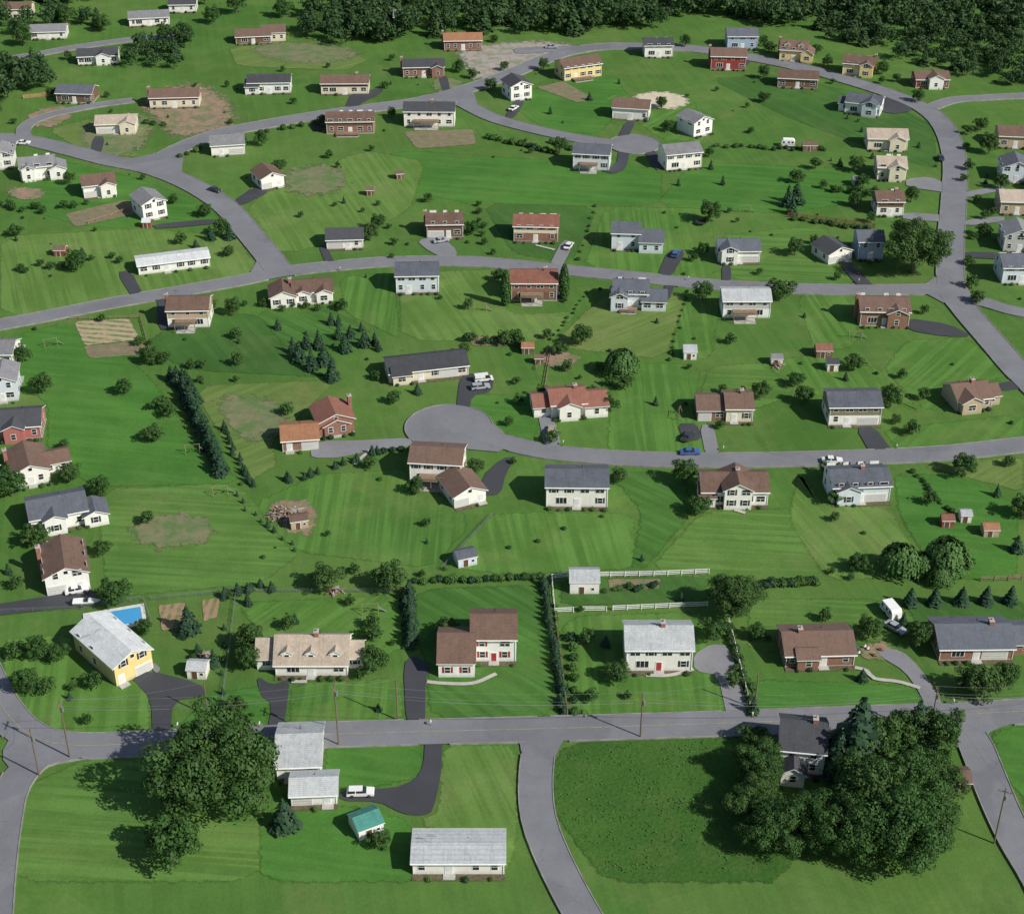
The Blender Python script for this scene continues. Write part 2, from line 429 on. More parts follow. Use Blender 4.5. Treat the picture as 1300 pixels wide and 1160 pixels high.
for i, (m_, px) in enumerate(SOILS):
    gar = m_ in (GARD, GARDT, GARDV)
    sheet('garden_bed' if gar else 'bare_ground', px, 0.112+0.002*i, m_, 1, k=0.06 if gar else 0.25, radial=0.12 if gar else 0.4)

# ---- driveways
DRIVES = [
 (DARK,[(165,858),(192,852),(255,868),(262,884),(220,890),(216,935),(194,938),(192,888)]),
 (DARK,[(326,858),(345,870),(368,862),(364,900),(358,932),(338,934),(346,895),(330,882)]),
 (DARK,[(512,842),(526,832),(548,846),(540,862),(540,922),(516,924)]),
 (GREYD,[(880,832),(902,818),(925,820),(945,880),(948,915),(924,916),(912,858),(882,852)]),
 (GREYD,[(1112,822),(1145,826),(1168,848),(1192,885),(1204,912),(1180,914),(1168,880),(1148,852),(1118,834)]),
 (DARK,[(540,932),(562,932),(560,985),(550,1030),(538,1036),(512,1034),(482,1018),(432,1017),(432,1003),(500,1001),(528,990),(538,970)]),
 (DARK,[(584,478),(600,474),(627,478),(625,498),(600,502),(594,528),(578,528)]),
 (GREYD,[(394,572),(408,560),(450,560),(525,556),(525,567),(470,573),(430,582),(396,582)]),
 (DARK,[(638,582),(656,580),(642,602),(636,628),(614,630),(612,605)]),
 (GREYD,[(682,522),(702,528),(714,570),(692,572)]),
 (GREYD,[(888,540),(906,540),(914,580),(896,580)]),
 (DARK,[(1086,543),(1110,542),(1136,577),(1106,578)]),
 (DARK,[(860,538),(884,538),(892,558),(868,562)]),
 (DARK,[(1150,404),(1205,412),(1236,428),(1200,428),(1152,420)]),
 (DARK,[(1262,488),(1310,480),(1320,490),(1266,498)]),
 (DARK,[(148,346),(166,344),(184,378),(170,382)]),
 (DARK,[(404,312),(414,312),(428,340),(416,341)]),
 (GREYD,[(528,306),(560,300),(582,320),(574,333),(545,320)]),
 (GREYD,[(714,305),(730,308),(712,342),(696,340)]),
 (DARK,[(848,318),(872,318),(852,353),(834,352)]),
 (DARK,[(916,337),(928,337),(928,362),(917,362)]),
 (DARK,[(1064,335),(1082,334),(1112,367),(1092,367)]),
 (DARK,[(446,118),(488,112),(482,121),(462,130),(446,144),(436,142)]),
 (DARK,[(556,97),(568,97),(572,118),(562,118)]),
 (DARK,[(786,190),(800,190),(795,215),(780,222),(760,217),(782,210)]),
 (DARK,[(815,188),(828,188),(845,212),(832,218)]),
 (DARK,[(655,126),(668,127),(652,152),(640,150)]),
 (DARK,[(795,154),(808,154),(794,182),(782,180)]),
 (DARK,[(118,174),(134,174),(126,204),(114,202)]),
 (DARK,[(322,238),(345,243),(308,262),(296,256)]),
 (DARK,[(192,286),(275,278),(282,284),(200,292)]),
 (DARK,[(-20,770),(72,756),(118,746),(126,768),(90,772),(-20,784)]),
 (DARK,[(1092,132),(1130,146),(1160,142),(1150,132),(1115,120)]),
 (DARK,[(925,86),(950,84),(955,74),(940,72)]),
 (GREYD,[(1150,228),(1180,225),(1210,238),(1205,246),(1150,238)]),
 (GREYD,[(1146,270),(1215,275),(1215,283),(1146,280)]),
 (DARK,[(200,420),(226,418),(214,372),(200,374)]),
 (GREYD,[(1225,280),(1275,275),(1275,282),(1225,288)]),
 (DARK,[(1225,320),(1275,322),(1275,330),(1225,328)]),
 (GREYD,[(1222,245),(1275,236),(1275,242),(1222,253)]),
 (DARK,[(700,382),(716,382),(724,346),(712,345)]),
 (DARK,[(838,385),(850,382),(858,358),(846,357)]),
 (DARK,[(395,148),(412,150),(408,168),(396,166)]),
 (GREYD,[(650,62),(740,58),(742,68),(705,66),(655,70)]),
 (GREYD,[(190,845),(196,842),(205,850),(198,856)]),
]
DW = []
for i, (m_, px) in enumerate(DRIVES):
    DW.append(sheet('driveway', px, 0.17+0.002*i, m_, 1))

# ---- roads
ROADS = [
 ('county_road', ROADM, 6.6, [(1420,897),(1300,904),(1200,909),(1060,914),(900,920),(700,926),(430,933),(300,939),(180,945),(90,947),(38,934),(4,900),(-22,850),(-45,780)]),
 ('side_road', ROADM, 6.0, [(110,948),(50,962),(16,1000),(4,1050),(-4,1110),(-10,1180)]),
 ('side_road', ROADM, 5.8, [(690,924),(683,960),(680,1000),(684,1040),(698,1080),(722,1130),(750,1180)]),
 ('side_road', ROADM, 6.2, [(1200,906),(1232,935),(1250,975),(1268,1020),(1292,1070),(1322,1120),(1350,1180)]),
 ('residential_street', ROAD, 6.0, [(600,548),(640,562),(700,575),(800,583),(900,585),(1000,584),(1100,581),(1200,576),(1300,565),(1420,550)]),
 ('residential_street', ROAD, 6.2, [(-80,428),(0,413),(60,402),(140,386),(220,372),(300,358),(360,346),(430,338),(500,333),(600,333),(700,342),(800,352),(900,362),(1000,367),(1100,369),(1206,368)]),
 ('residential_street', ROAD, 7.6, [(1420,575),(1350,525),(1300,480),(1262,437),(1226,395),(1208,366),(1207,310),(1211,255),(1212,205),(1200,165),(1175,140),(1130,120),(1080,104),(1030,90),(980,79),(930,70),(880,63),(820,60),(770,60),(735,64),(700,73),(660,90),(620,105),(575,119),(530,130),(480,137),(400,148),(330,160),(280,170),(240,184),(212,198),(192,214)]),
 ('residential_street', ROAD, 7.8, [(-80,180),(0,176),(40,180),(90,192),(140,205),(190,215),(240,234),(285,262),(315,295),(340,325),(358,350)]),
 ('residential_street', ROAD, 6.4, [(560,120),(590,133),(630,152),(690,168),(740,178),(775,183),(812,185)]),
 ('residential_street', ROAD, 5.2, [(-60,85),(40,71),(90,62),(160,52),(230,44)]),
 ('residential_street', ROAD, 5.2, [(1180,138),(1210,128),(1250,125),(1310,122),(1380,118)]),
 ('residential_street', ROAD, 5.0, [(1220,380),(1250,385),(1280,394),(1310,400),(1380,412)]),
 ('residential_street', ROAD, 4.6, [(38,182),(30,172),(34,160),(60,148),(120,135),(170,128)]),
]
RS = []
for name, m_, w, px in ROADS:
    RS.append((name, m_, w, catmull([G(*p) for p in px])))
BULBS = [(G(570,543), 10.4), (G(805,184), 8.6)]
ALLR = np.vstack([np.column_stack([c, np.full(len(c), w/2), np.full(len(c), i)]) for i, (n, m_, w, c) in enumerate(RS)])
def on_road(x, y, margin=0.0, skip=-1):
    A = ALLR if skip < 0 else ALLR[ALLR[:, 3] != skip]
    d = np.hypot(A[:, 0]-x, A[:, 1]-y) - A[:, 2]
    if d.min() < margin: return True
    for (bx, by), r in BULBS:
        if math.hypot(x-bx, y-by) < r+margin: return True
    return False
def on_drive(x, y):
    return any(pip(x, y, w) for w in DW)
JP = [[(578,519),(612,528),(645,553),(640,575),(600,572),(575,568)],
      [(1205,912),(1225,904),(1300,904),(1300,916),(1262,926),(1240,945),(1222,925)],
      [(648,930),(728,926),(714,942),(703,965),(662,958),(660,944)],
      [(20,925),(90,945),(64,962),(20,985),(0,960)],
      [(1190,350),(1222,352),(1240,392),(1222,398),(1180,376),(1165,368)],
      [(150,206),(196,196),(236,184),(232,206),(230,232),(190,220)],
      [(315,352),(330,325),(352,332),(385,343),(360,352)],
      [(530,128),(600,112),(608,140),(578,132)]]
JW = []
for i, px in enumerate(JP):
    JW.append(sheet('street_junction_pavement', px, 0.262-0.0015*i, ROAD, 1))
KERB = plain('kerb_concrete', (0.23, 0.23, 0.21), 0.9, .3, .4)
kb = MB()
for i, (name, m_, w, c) in enumerate(RS):
    t = np.gradient(c, axis=0); t /= np.linalg.norm(t, axis=1)[:, None]
    n = np.column_stack([-t[:, 1], t[:, 0]])
    z = 0.28+0.004*i
    Lp = c+n*w/2; Rp = c-n*w/2
    mb = MB(); vs = []; fs = []
    for k in range(len(c)):
        vs += [(Rp[k][0], Rp[k][1], z), (Lp[k][0], Lp[k][1], z)]
        if k: fs.append((2*k-2, 2*k, 2*k+1, 2*k-1))
    mb.add(vs, fs, m_); mb.obj(name)
    for side in (1, -1):
        E = c+n*side*(w/2); O = c+n*side*(w/2+0.18)
        for k in range(len(c)-1):
            mx, my = (E[k]+E[k+1]+O[k]+O[k+1])/4
            if on_road(mx, my, 0.1, skip=i) or on_drive(mx, my) or any(pip(mx, my, q) for q in JW): continue
            q = [(E[k][0],E[k][1]),(E[k+1][0],E[k+1][1]),(O[k+1][0],O[k+1][1]),(O[k][0],O[k][1])]
            if side == -1: q = q[::-1]
            kb.add([(x, y, 0.0) for x, y in q]+[(x, y, 0.40) for x, y in q], [(7,6,5,4),(0,1,5,4),(1,2,6,5),(2,3,7,6),(3,0,4,7)], KERB)
for (bx, by), r in BULBS:
    n = 48
    ring = [(bx+r*math.cos(2*math.pi*k/n), by+r*math.sin(2*math.pi*k/n)) for k in range(n)]
    mb = MB(); mb.add([(x, y, 0.272) for x, y in ring], [tuple(range(n))], ROAD); mb.obj('cul_de_sac_pavement')
    for k in range(n):
        a0 = 2*math.pi*k/n; a1 = 2*math.pi*(k+1)/n; am = (a0+a1)/2
        mx, my = bx+(r+.12)*math.cos(am), by+(r+.12)*math.sin(am)
        if (np.hypot(ALLR[:,0]-mx, ALLR[:,1]-my)-ALLR[:,2]).min() < 0.1 or on_drive(mx, my) or any(pip(mx, my, q) for q in JW): continue
        q = [(bx+R_*math.cos(a), by+R_*math.sin(a)) for R_, a in ((r,a0),(r+.18,a0),(r+.18,a1),(r,a1))]
        kb.add([(x, y, 0.0) for x, y in q]+[(x, y, 0.40) for x, y in q], [(4,5,6,7),(0,1,5,4),(1,2,6,5),(2,3,7,6),(3,0,4,7)], KERB)
kb.obj('kerb')
cl = MB(); YEL = plain('faded_yellow_paint', (0.34, 0.3, 0.17), 0.7, 0.3)
c = RS[0][3]; t = np.gradient(c, axis=0); t /= np.linalg.norm(t, axis=1)[:, None]; n = np.column_stack([-t[:,1], t[:,0]])
for k in range(len(c)-1):
    q = [c[k]-n[k]*.06, c[k]+n[k]*.06, c[k+1]+n[k+1]*.06, c[k+1]-n[k+1]*.06]
    cl.add([(p[0], p[1], 0.345) for p in q], [(3,2,1,0)], YEL)
cl.obj('road_centre_line')

# ------------------------------------------------------------------ houses
WALL = {
 'white':(0.84,0.84,0.81),'cream':(0.74,0.67,0.52),'yellow':(0.76,0.62,0.28),'tan':(0.48,0.38,0.27),'brick':(0.26,0.115,0.075),
 'brown':(0.18,0.1,0.065),'blue':(0.36,0.46,0.6),'red':(0.3,0.05,0.045),'grey':(0.5,0.51,0.5),'pink':(0.45,0.16,0.15),
 'lblue':(0.64,0.71,0.79),'olive':(0.22,0.21,0.14)}
ROOF = {'brown':(0.14,0.083,0.06),'dark':(0.05,0.052,0.06),'grey':(0.2,0.2,0.21),'red':(0.22,0.09,0.06),'white':(0.56,0.58,0.58),
 'tan':(0.4,0.33,0.26),'orange':(0.3,0.14,0.07),'slate':(0.095,0.105,0.13),'green':(0.06,0.24,0.2),'lgrey':(0.4,0.42,0.43)}
def wm(k):
    return brickm('brick_wall_'+k, WALL[k]) if k in ('brick',) else siding('siding_'+k, WALL[k])
TRIM = plain('white_trim', (0.78, 0.78, 0.75), 0.5, 0.05)
SHUT = {'d': plain('dark_shutter', (0.03,0.04,0.05), .6), 'r': plain('red_shutter', (0.3,0.03,0.03), .6)}
DOOR = {'r': plain('red_door', (0.35,0.03,0.03), .5), 'w': plain('white_door', (0.65,0.65,0.62), .5), 'b': plain('brown_door', (0.12,0.06,0.035), .5)}
WOOD = plain('weathered_wood', (0.24,0.17,0.11), .85, .25)
MULCH = plain('mulch', (0.1,0.085,0.045), .95, .4, 1.5)
BRK = brickm('chimney_brick', (0.3,0.12,0.08))
CHROME = plain('chrome', (0.5,0.5,0.5), .25, .02, 1, 1)
GL = glassm()
HP = []; HC = []

def gable_vol(W, R, x0, x1, y0, y1, z0, h, axis, pitch, wmat, rmat, oe=0.5, og=0.35):
    zt = z0+h
    if axis == 'x':
        ym = (y0+y1)/2; zr = zt+(y1-y0)/2*pitch
        W.add([(x0,y0,z0),(x1,y0,z0),(x1,y1,z0),(x0,y1,z0),(x0,y0,zt),(x1,y0,zt),(x1,y1,zt),(x0,y1,zt),(x0,ym,zr),(x1,ym,zr)],
              [(0,1,5,4),(2,3,7,6),(1,2,6,9,5),(3,0,4,8,7)], wmat)
        e = y0-oe, y1+oe; a = x0-og, x1+og; ze = zt-oe*pitch+0.03; zr2 = zr+0.03; th = 0.2
        vs = []
        for x in a:
            vs += [(x,e[0],ze),(x,e[0],ze+th),(x,ym,zr2+th),(x,e[1],ze+th),(x,e[1],ze),(x,ym,zr2)]
    else:
        xm = (x0+x1)/2; zr = zt+(x1-x0)/2*pitch
        W.add([(x0,y0,z0),(x1,y0,z0),(x1,y1,z0),(x0,y1,z0),(x0,y0,zt),(x1,y0,zt),(x1,y1,zt),(x0,y1,zt),(xm,y0,zr),(xm,y1,zr)],
              [(0,1,5,8,4),(2,3,7,9,6),(1,2,6,5),(3,0,4,7)], wmat)
        e = x0-oe, x1+oe; a = y0-og, y1+og; ze = zt-oe*pitch+0.03; zr2 = zr+0.03; th = 0.2
        vs = []
        for y in a:
            vs += [(e[0],y,ze),(e[0],y,ze+th),(xm,y,zr2+th),(e[1],y,ze+th),(e[1],y,ze),(xm,y,zr2)]
    fs = [(1,7,8,2),(2,8,9,3),(5,11,6,0),(4,10,11,5)]
    R.add(vs, fs, rmat)
    # white fascia and barge boards closing the roof edges
    R.add(vs, [(0,6,7,1),(3,9,10,4),(0,1,2,5),(5,2,3,4),(6,11,8,7),(11,10,9,8)], TRIM)
    return zr

def wall_openings(parts, x0, x1, y0, y1, z0, fl, side, r, shut, door=None, garage=0, dcol='w'):
    if side in 'fb':
        L0, L1 = x0, x1; base = y0 if side == 'f' else y1; sg = -1 if side == 'f' else 1
        def bx(B, a, b_, za, zb, p0, p1, m): B.box(a, b_, min(base+sg*p0, base+sg*p1), max(base+sg*p0, base+sg*p1), za, zb, m)
    else:
        L0, L1 = y0, y1; base = x0 if side == 'l' else x1; sg = -1 if side == 'l' else 1
        def bx(B, a, b_, za, zb, p0, p1, m): B.box(min(base+sg*p0, base+sg*p1), max(base+sg*p0, base+sg*p1), a, b_, za, zb, m)
    Ln = L1-L0
    nfl = max(1, int(round(fl)))
    picture = r.random() < 0.5 and Ln > 9
    for k in range(nfl):
        zc = z0+0.3+2.7*k+1.55
        used = []
        if k == 0:
            if garage:
                gx = L0+0.25*Ln if garage == 1 else L1-0.25*Ln
                gw = min(4.8, Ln*0.42)
                bx(parts['garage_door'], gx-gw/2-0.12, gx+gw/2+0.12, z0, z0+2.35, 0.0, 0.05, TRIM)
                bx(parts['garage_door'], gx-gw/2, gx+gw/2, z0+0.02, z0+2.2, 0.05, 0.07, GDM)
                for q in range(1, 4): bx(parts['garage_door'], gx-gw/2, gx+gw/2, z0+q*0.55-0.02, z0+q*0.55+0.02, 0.07, 0.08, SHUT['d'])
                used.append((gx-gw/2-0.5, gx+gw/2+0.5))
            if door is not None:
                dx = L0+Ln*door
                bx(parts['door'], dx-0.7, dx+0.7, z0, z0+2.4, 0.0, 0.06, TRIM)
                bx(parts['door'], dx-0.48, dx+0.48, z0+0.15, z0+2.2, 0.06, 0.09, DOOR[dcol])
                bx(parts['door'], dx-1.0, dx+1.0, z0, z0+0.3, 0.09, 1.3, CONC)
                used.append((dx-1.5, dx+1.5))
            if picture and side == 'f':
                px_ = L0+Ln*(0.75 if (door or 0) < 0.5 else 0.25)
                if not any(a < px_+1.2 and px_-1.2 < b_ for a, b_ in used):
                    bx(parts['window_frames'], px_-1.3, px_+1.3, zc-0.9, zc+0.8, 0.0, 0.05, TRIM)
                    for q in (-1, 0, 1): bx(parts['window_glass'], px_+q*0.8-0.35, px_+q*0.8+0.35, zc-0.8, zc+0.7, 0.05, 0.062, GL)
                    used.append((px_-1.8, px_+1.8))
        n = max(1, int(Ln/(2.9 if side in 'fb' else 3.8)))
        for i in range(n):
            cx = L0+Ln*(i+0.5)/n+r.uniform(-.15, .15)
            if any(a < cx+0.3 and cx-0.3 < b_ for a, b_ in used): continue
            if side in 'lrb' and r.random() < 0.2: continue
            ww = 0.5 if r.random() < 0.75 else 0.9
            if Ln < 4: ww = 0.45
            hh = 0.66
            bx(parts['window_frames'], cx-ww-0.1, cx+ww+0.1, zc-hh-0.1, zc+hh+0.1, 0.0, 0.05, TRIM)
            bx(parts['window_glass'], cx-ww, cx+ww, zc-hh, zc+hh, 0.05, 0.062, GL)
            bx(parts['window_frames'], cx-ww, cx+ww, zc-0.04, zc+0.04, 0.062, 0.08, TRIM)
            if ww > 0.8: bx(parts['window_frames'], cx-0.05, cx+0.05, zc-hh, zc-0.04, 0.062, 0.08, TRIM)
            if shut and side in 'fb' and ww < 0.8:
                for q in (-1, 1):
                    a = cx+q*(ww+0.32)
                    bx(parts['shutters'], a-0.2, a+0.2, zc-hh-0.05, zc+hh+0.05, 0.0, 0.045, SHUT[shut])
GDM = plain('garage_door_paint', (0.6,0.59,0.56), .5, .06)
SHR = []
def house(u, v, wpx, d, fl, wall, roof, rot=0, axis='x', wings=(), ch=None, lo=None, shut=None, door=0.5, dcol='w',
          garage=0, pitch=0.42, deck=False, dormers=0, name=None, wm_=None):
    s = S(v); w = (wm_ if wm_ else wpx/s)
    x, y = G(u, v)
    r = random.Random(int(u*7+v*13))
    if shut is None and r.random() < .45 and wall in ('white', 'cream', 'lblue', 'yellow'): shut = 'd'
    nm = name or f"{wall}_{'two_storey_' if fl >= 1.8 else 'ranch_' if axis == 'x' and w > 12 else ''}house"
    nm = nm.replace('lblue', 'pale_blue')
    e = bpy.data.objects.new(nm, None); COL.objects.link(e); e.empty_display_size = 2
    e.location = (x, y, 0); th = math.radians(rot); e.rotation_euler = (0, 0, th)
    parts = {k: MB() for k in ('walls','roof','window_frames','window_glass','door','garage_door','shutters','chimney','deck','foundation','planting_bed','patio')}
    W, R = parts['walls'], parts['roof']
    h = 0.3+2.7*fl
    A, B_, C, D = -w/2, w/2, 0, d
    zr = gable_vol(W, R, A, B_, C, D, 0, h, axis, pitch, wm(wall), shingle('shingles_'+roof, ROOF[roof]))
    parts['foundation'].box(A-0.04, B_+0.04, C-0.04, D+0.04, -0.3, 0.28, CONC)
    if lo:
        W.box(A-0.03, B_+0.03, C-0.03, D+0.03, 0.28, 2.75, wm(lo))
    wall_openings(parts, A, B_, C, D, 0, fl, 'f', r, shut, door, garage, dcol)
    wall_openings(parts, A, B_, C, D, 0, fl, 'r', r, shut)
    wall_openings(parts, A, B_, C, D, 0, fl, 'l', r, shut)
    wall_openings(parts, A, B_, C, D, 0, fl, 'b', r, shut, 0.4)
    if axis == 'y' and w > 6:
        parts['window_frames'].box(-0.5, 0.5, -0.05, 0, h+0.25, h+1.15, TRIM)
        parts['window_glass'].box(-0.4, 0.4, -0.065, -0.05, h+0.33, h+1.07, GL)
    if axis == 'x':
        R.box(A-0.3, B_+0.3, C-0.62, C-0.505, h-0.5*pitch, h-0.5*pitch+0.14, TRIM)
        for q in (A+.12, B_-.12): R.box(q-.05, q+.05, C-.12, C-.035, 0.3, h-.1, TRIM)
    for wg in wings:
        xc, y0, ww, wd, wfl, wax = wg[:6]
        wwall = wg[6] if len(wg) > 6 and wg[6] else wall; gar = wg[7] if len(wg) > 7 else 0
        wh = 0.3+2.7*wfl
        gable_vol(W, R, xc-ww/2, xc+ww/2, y0, y0+wd, 0, wh-0.01, wax, pitch+0.02, wm(wwall), shingle('shingles_'+roof, ROOF[roof]))
        wall_openings(parts, xc-ww/2, xc+ww/2, y0, y0+wd, 0, wfl, 'f', r, shut, None, gar)
        if xc+ww/2 > B_-0.5: wall_openings(parts, xc-ww/2, xc+ww/2, y0, y0+wd, 0, wfl, 'r', r, shut)
        if xc-ww/2 < A+0.5: wall_openings(parts, xc-ww/2, xc+ww/2, y0, y0+wd, 0, wfl, 'l', r, shut)
    if dormers:
        for i in range(dormers):
            dx = A+w*(i+0.5)/dormers
            gable_vol(W, R, dx-0.95, dx+0.95, 1.0, d*0.42, h-0.2, 1.75, 'y', 0.6, wm(wall), shingle('shingles_'+roof, ROOF[roof]), 0.25, 0.2)
            parts['window_frames'].box(dx-0.5, dx+0.5, 0.94, 1.0, h+0.35, h+1.45, TRIM)
            parts['window_glass'].box(dx-0.4, dx+0.4, 0.92, 0.94, h+0.45, h+1.35, GL)
    if ch:
        cx = {'l': A-0.45, 'r': B_+0.45, 'm': 0.8, 'ml': -w*0.25, 'mr': w*0.25}[ch]
        cy = d*0.5+ (0.1 if axis == 'x' else 2)
        parts['chimney'].box(cx-0.42, cx+0.42, cy-0.6, cy+0.6, 0, zr+0.9, BRK)
        parts['chimney'].box(cx-0.5, cx+0.5, cy-0.68, cy+0.68, zr+0.9, zr+1.05, CONC)
        parts['chimney'].cyl((cx, cy, zr+1.05), (cx, cy, zr+1.4), 0.17, 0.15, BRK)
    parts['chimney'].cyl((w*0.2-1.5, d*0.7, h), (w*0.2-1.5, d*0.7, zr+0.1), 0.08, 0.08, SHUT['d'], 6)
    if r.random() < 0.4:
        ax = -w*0.3; parts['chimney'].cyl((ax, d/2, zr), (ax, d/2, zr+2.2), 0.025, 0.02, CHROME, 4)
        for q, l in ((2.1, .5), (1.9, .7), (1.7, .9)): parts['chimney'].box(ax-l, ax+l, d/2-.02, d/2+.02, zr+q, zr+q+.03, CHROME)
    if deck:
        zz = 2.7 if fl >= 1.8 else 0.8
        B = parts['deck']; x0, x1 = -w*0.3, w*0.2
        B.box(x0, x1, -3.2, -0.1, zz-0.18, zz, WOOD)
        for px_ in (x0+0.1, (x0+x1)/2, x1-0.1):
            B.box(px_-0.08, px_+0.08, -3.15, -2.99, 0, zz-0.18, WOOD)
        for zz2 in (0.45, 0.95): B.box(x0, x1, -3.19, -3.1, zz+zz2-0.05, zz+zz2+0.03, WOOD)
        k = x0
        while k < x1: B.box(k, k+0.06, -3.18, -3.12, zz, zz+0.9, WOOD); k += 0.4
        B.box(x0+.3, x1-.3, -3.4, -.4, .02, .163, CONC)
    elif r.random() < .6:
        parts['planting_bed'].box(A-.1, B_+.1, -1.4, -0.05, 0.02, 0.165, MULCH)
    if r.random() < .5:
        q = r.uniform(-.2, .1)*w; parts['patio'].box(q, q+4, d+.05, d+3.2, 0.02, .167, CONC)
    for k, B in parts.items():
        if B.v: B.obj(k, parent=e)
    ca, sa = math.cos(th), math.sin(th)
    HP.append((x-sa*d/2, y+ca*d/2, max(w, d)/2+1.0)); HC.append((x, y, ca, sa, w, d))
    for wg in wings:
        lx, ly = wg[0], wg[1]+wg[3]/2
        HP.append((x+ca*lx-sa*ly, y+sa*lx+ca*ly, max(wg[2], wg[3])/2+0.5))
    nsh = r.randint(4, 7)
    for i in range(nsh):
        lx = -w/2+w*(i+0.5+r.uniform(-.2, .2))/nsh; ly = -1.1-r.random()*0.4
        if abs(lx-(door-0.5)*w) < 1.3 or deck: continue
        if garage == 1 and lx < 0 or garage == 2 and lx > 0: continue
        X, Y = x+ca*lx-sa*ly, y+sa*lx+ca*ly
        SHR.append((X, Y, r.uniform(0.35, 0.7)))
    return e

def shed(u, v, wpx, d, wall, roof, rot=0, h=2.1, name='garden_shed', axis='x', pitch=0.5):
    s = S(v); w = wpx/s; x, y = G(u, v)
    e = bpy.data.objects.new(name, None); COL.objects.link(e)
    e.location = (x, y, 0); e.rotation_euler = (0, 0, math.radians(rot))
    W, R, D = MB(), MB(), MB()
    gable_vol(W, R, -w/2, w/2, 0, d, 0, h, axis, pitch, wm(wall), shingle('shingles_'+roof, ROOF[roof]), 0.2, 0.2)
    D.box(-w*0.1-0.6, -w*0.1+0.6, -0.05, 0, 0.05, 1.9, TRIM)
    D.box(-w*0.1-0.5, -w*0.1+0.5, -0.07, -0.05, 0.1, 1.82, DOOR['b'])
    if w > 3.2:
        D.box(w*0.28-0.35, w*0.28+0.35, -0.05, 0, 0.95, 1.65, TRIM); D.box(w*0.28-0.27, w*0.28+0.27, -0.06, -0.05, 1.03, 1.57, GL)
    W.obj('walls', parent=e); R.obj('roof', parent=e); D.obj('door', parent=e)
    HP.append((x, y+d/2, w/2+0.5))

# foreground
house(172,860,0,15,1.6,'yellow','white',rot=43,axis='y',wm_=8,garage=2,door=0.15,pitch=0.45)
house(396,858,92,9,1,'white','tan',wings=[(-8.3,1.8,4.5,6,1,'x'),(8.0,2.2,3,5,.95,'x')],dormers=3,pitch=0.72,shut='d',ch='m')
house(627,840,56,9,2,'white','brown',shut='r',dcol='r',wings=[(-7.0,-4.6,6.8,10.5,1.25,'x')],pitch=0.5,name='white_colonial_house')
house(836,852,84,8.5,1.9,'white','lgrey',shut='d',dcol='r',ch='m',pitch=0.5,name='white_colonial_house')
house(1040,846,88,9,1,'brick','brown',ch='ml',rot=2,door=.55,wings=[(-2.5,-1.2,4,4,.98,'x')])
house(1238,838,94,9.5,1,'brick','slate',garage=2,rot=1,ch='mr',wings=[(8.8,1.5,6,7,.9,'x')])
# bottom
house(380,988,56,11,1,'white','lgrey',rot=3,door=.3,ch=None)
house(399,1022,58,5.5,0.85,'white','lgrey',rot=3,name='detached_garage',garage=1,door=.8)
shed(472,1062,34,4.5,'white','green',rot=28,h=2.2)
house(582,1110,116,7,.95,'white','lgrey',name='mobile_home',pitch=0.15,door=.4)
house(1016,982,56,9,1.9,'white','dark',rot=-8,ch='mr',wings=[(-1.5,-3.5,4,5,1,'y')],pitch=.6)
shed(1216,1006,30,4,'brown','brown',h=2.2)
# left column
house(88,752,0,12,1.5,'white','brown',rot=18,axis='y',wm_=8.5,garage=1,door=.8,ch='l')
house(78,672,0,9,1.3,'white','slate',rot=20,wm_=12,wings=[(7.5,-1.5,5,6,.95,'y'),(-1,-1.8,4.5,6,1.3,'y')])
house(42,616,0,11,1.2,'white','brown',rot=22,axis='y',wm_=8,wings=[(6,3,6,6,.95,'x')],ch='l')
house(26,558,0,9,1.2,'pink','dark',rot=8,wm_=10,wings=[(-1,-1.8,4.5,6,1.3,'y')])
house(5,510,0,9,1.9,'lblue','grey',rot=10,axis='y',wm_=7)
house(0,465,0,8,1.2,'white','grey',wm_=7)
house(-40,640,0,9,1.5,'white','brown',wm_=10)
# middle cluster
house(553,614,66,8.5,1.9,'white','brown',rot=-6,deck=True,pitch=.36)
house(597,641,0,9,1,'white','brown',rot=24,axis='y',wm_=7.5,garage=1,door=.85,name='detached_garage',pitch=.45)
house(732,644,78,8.5,1.9,'white','slate',rot=-1,lo=None,pitch=.4,name='white_two_storey_house')
house(932,642,84,8.5,1.3,'white','brown',rot=0,wings=[(0.5,-1.6,6,8.5,1.75,'y'),(-6,-.8,3.4,6,.9,'x')],ch='m',garage=0,pitch=.5)
house(1092,638,74,8.5,1.5,'lblue','slate',rot=4,ch='m',wings=[(-3,-1.3,5,6,1.3,'y')],garage=2)
house(428,552,0,8.5,1.3,'brick','red',rot=18,axis='y',wm_=8.5,wings=[(0,-.5,6,4,1.0,'y')],ch='r',name='brick_house')
house(382,572,46,8,1,'brick','orange',rot=8,garage=2,door=.2,name='detached_garage',pitch=.4)
house(545,482,0,8.5,1,'cream','dark',rot=13,wm_=20,garage=2,door=.4,wings=[(-7,-1.4,4.5,5,.95,'x')],name='cream_ranch_house')
house(722,530,0,8.5,1.3,'white','red',rot=8,wm_=8.5,wings=[(6.6,-1,5.5,8,1.1,'x'),(0,-1.8,5,6,1.3,'y'),(-6.0,1,4.5,7,.95,'x')],ch='mr')
house(938,536,34,8.5,1.3,'cream','brown',wings=[(-6.4,0.6,7,8,1,'x','brick',1)],ch='m',door=.3)
house(1084,540,66,8.5,1.8,'olive','slate',lo='white',rot=1,garage=2,door=.35,pitch=.38)
house(1236,520,0,8.5,1,'tan','brown',rot=12,wm_=9,wings=[(-1.5,-2,5,8,1.1,'y'),(5.2,1,4,6,.9,'x')],ch='m',pitch=.5)
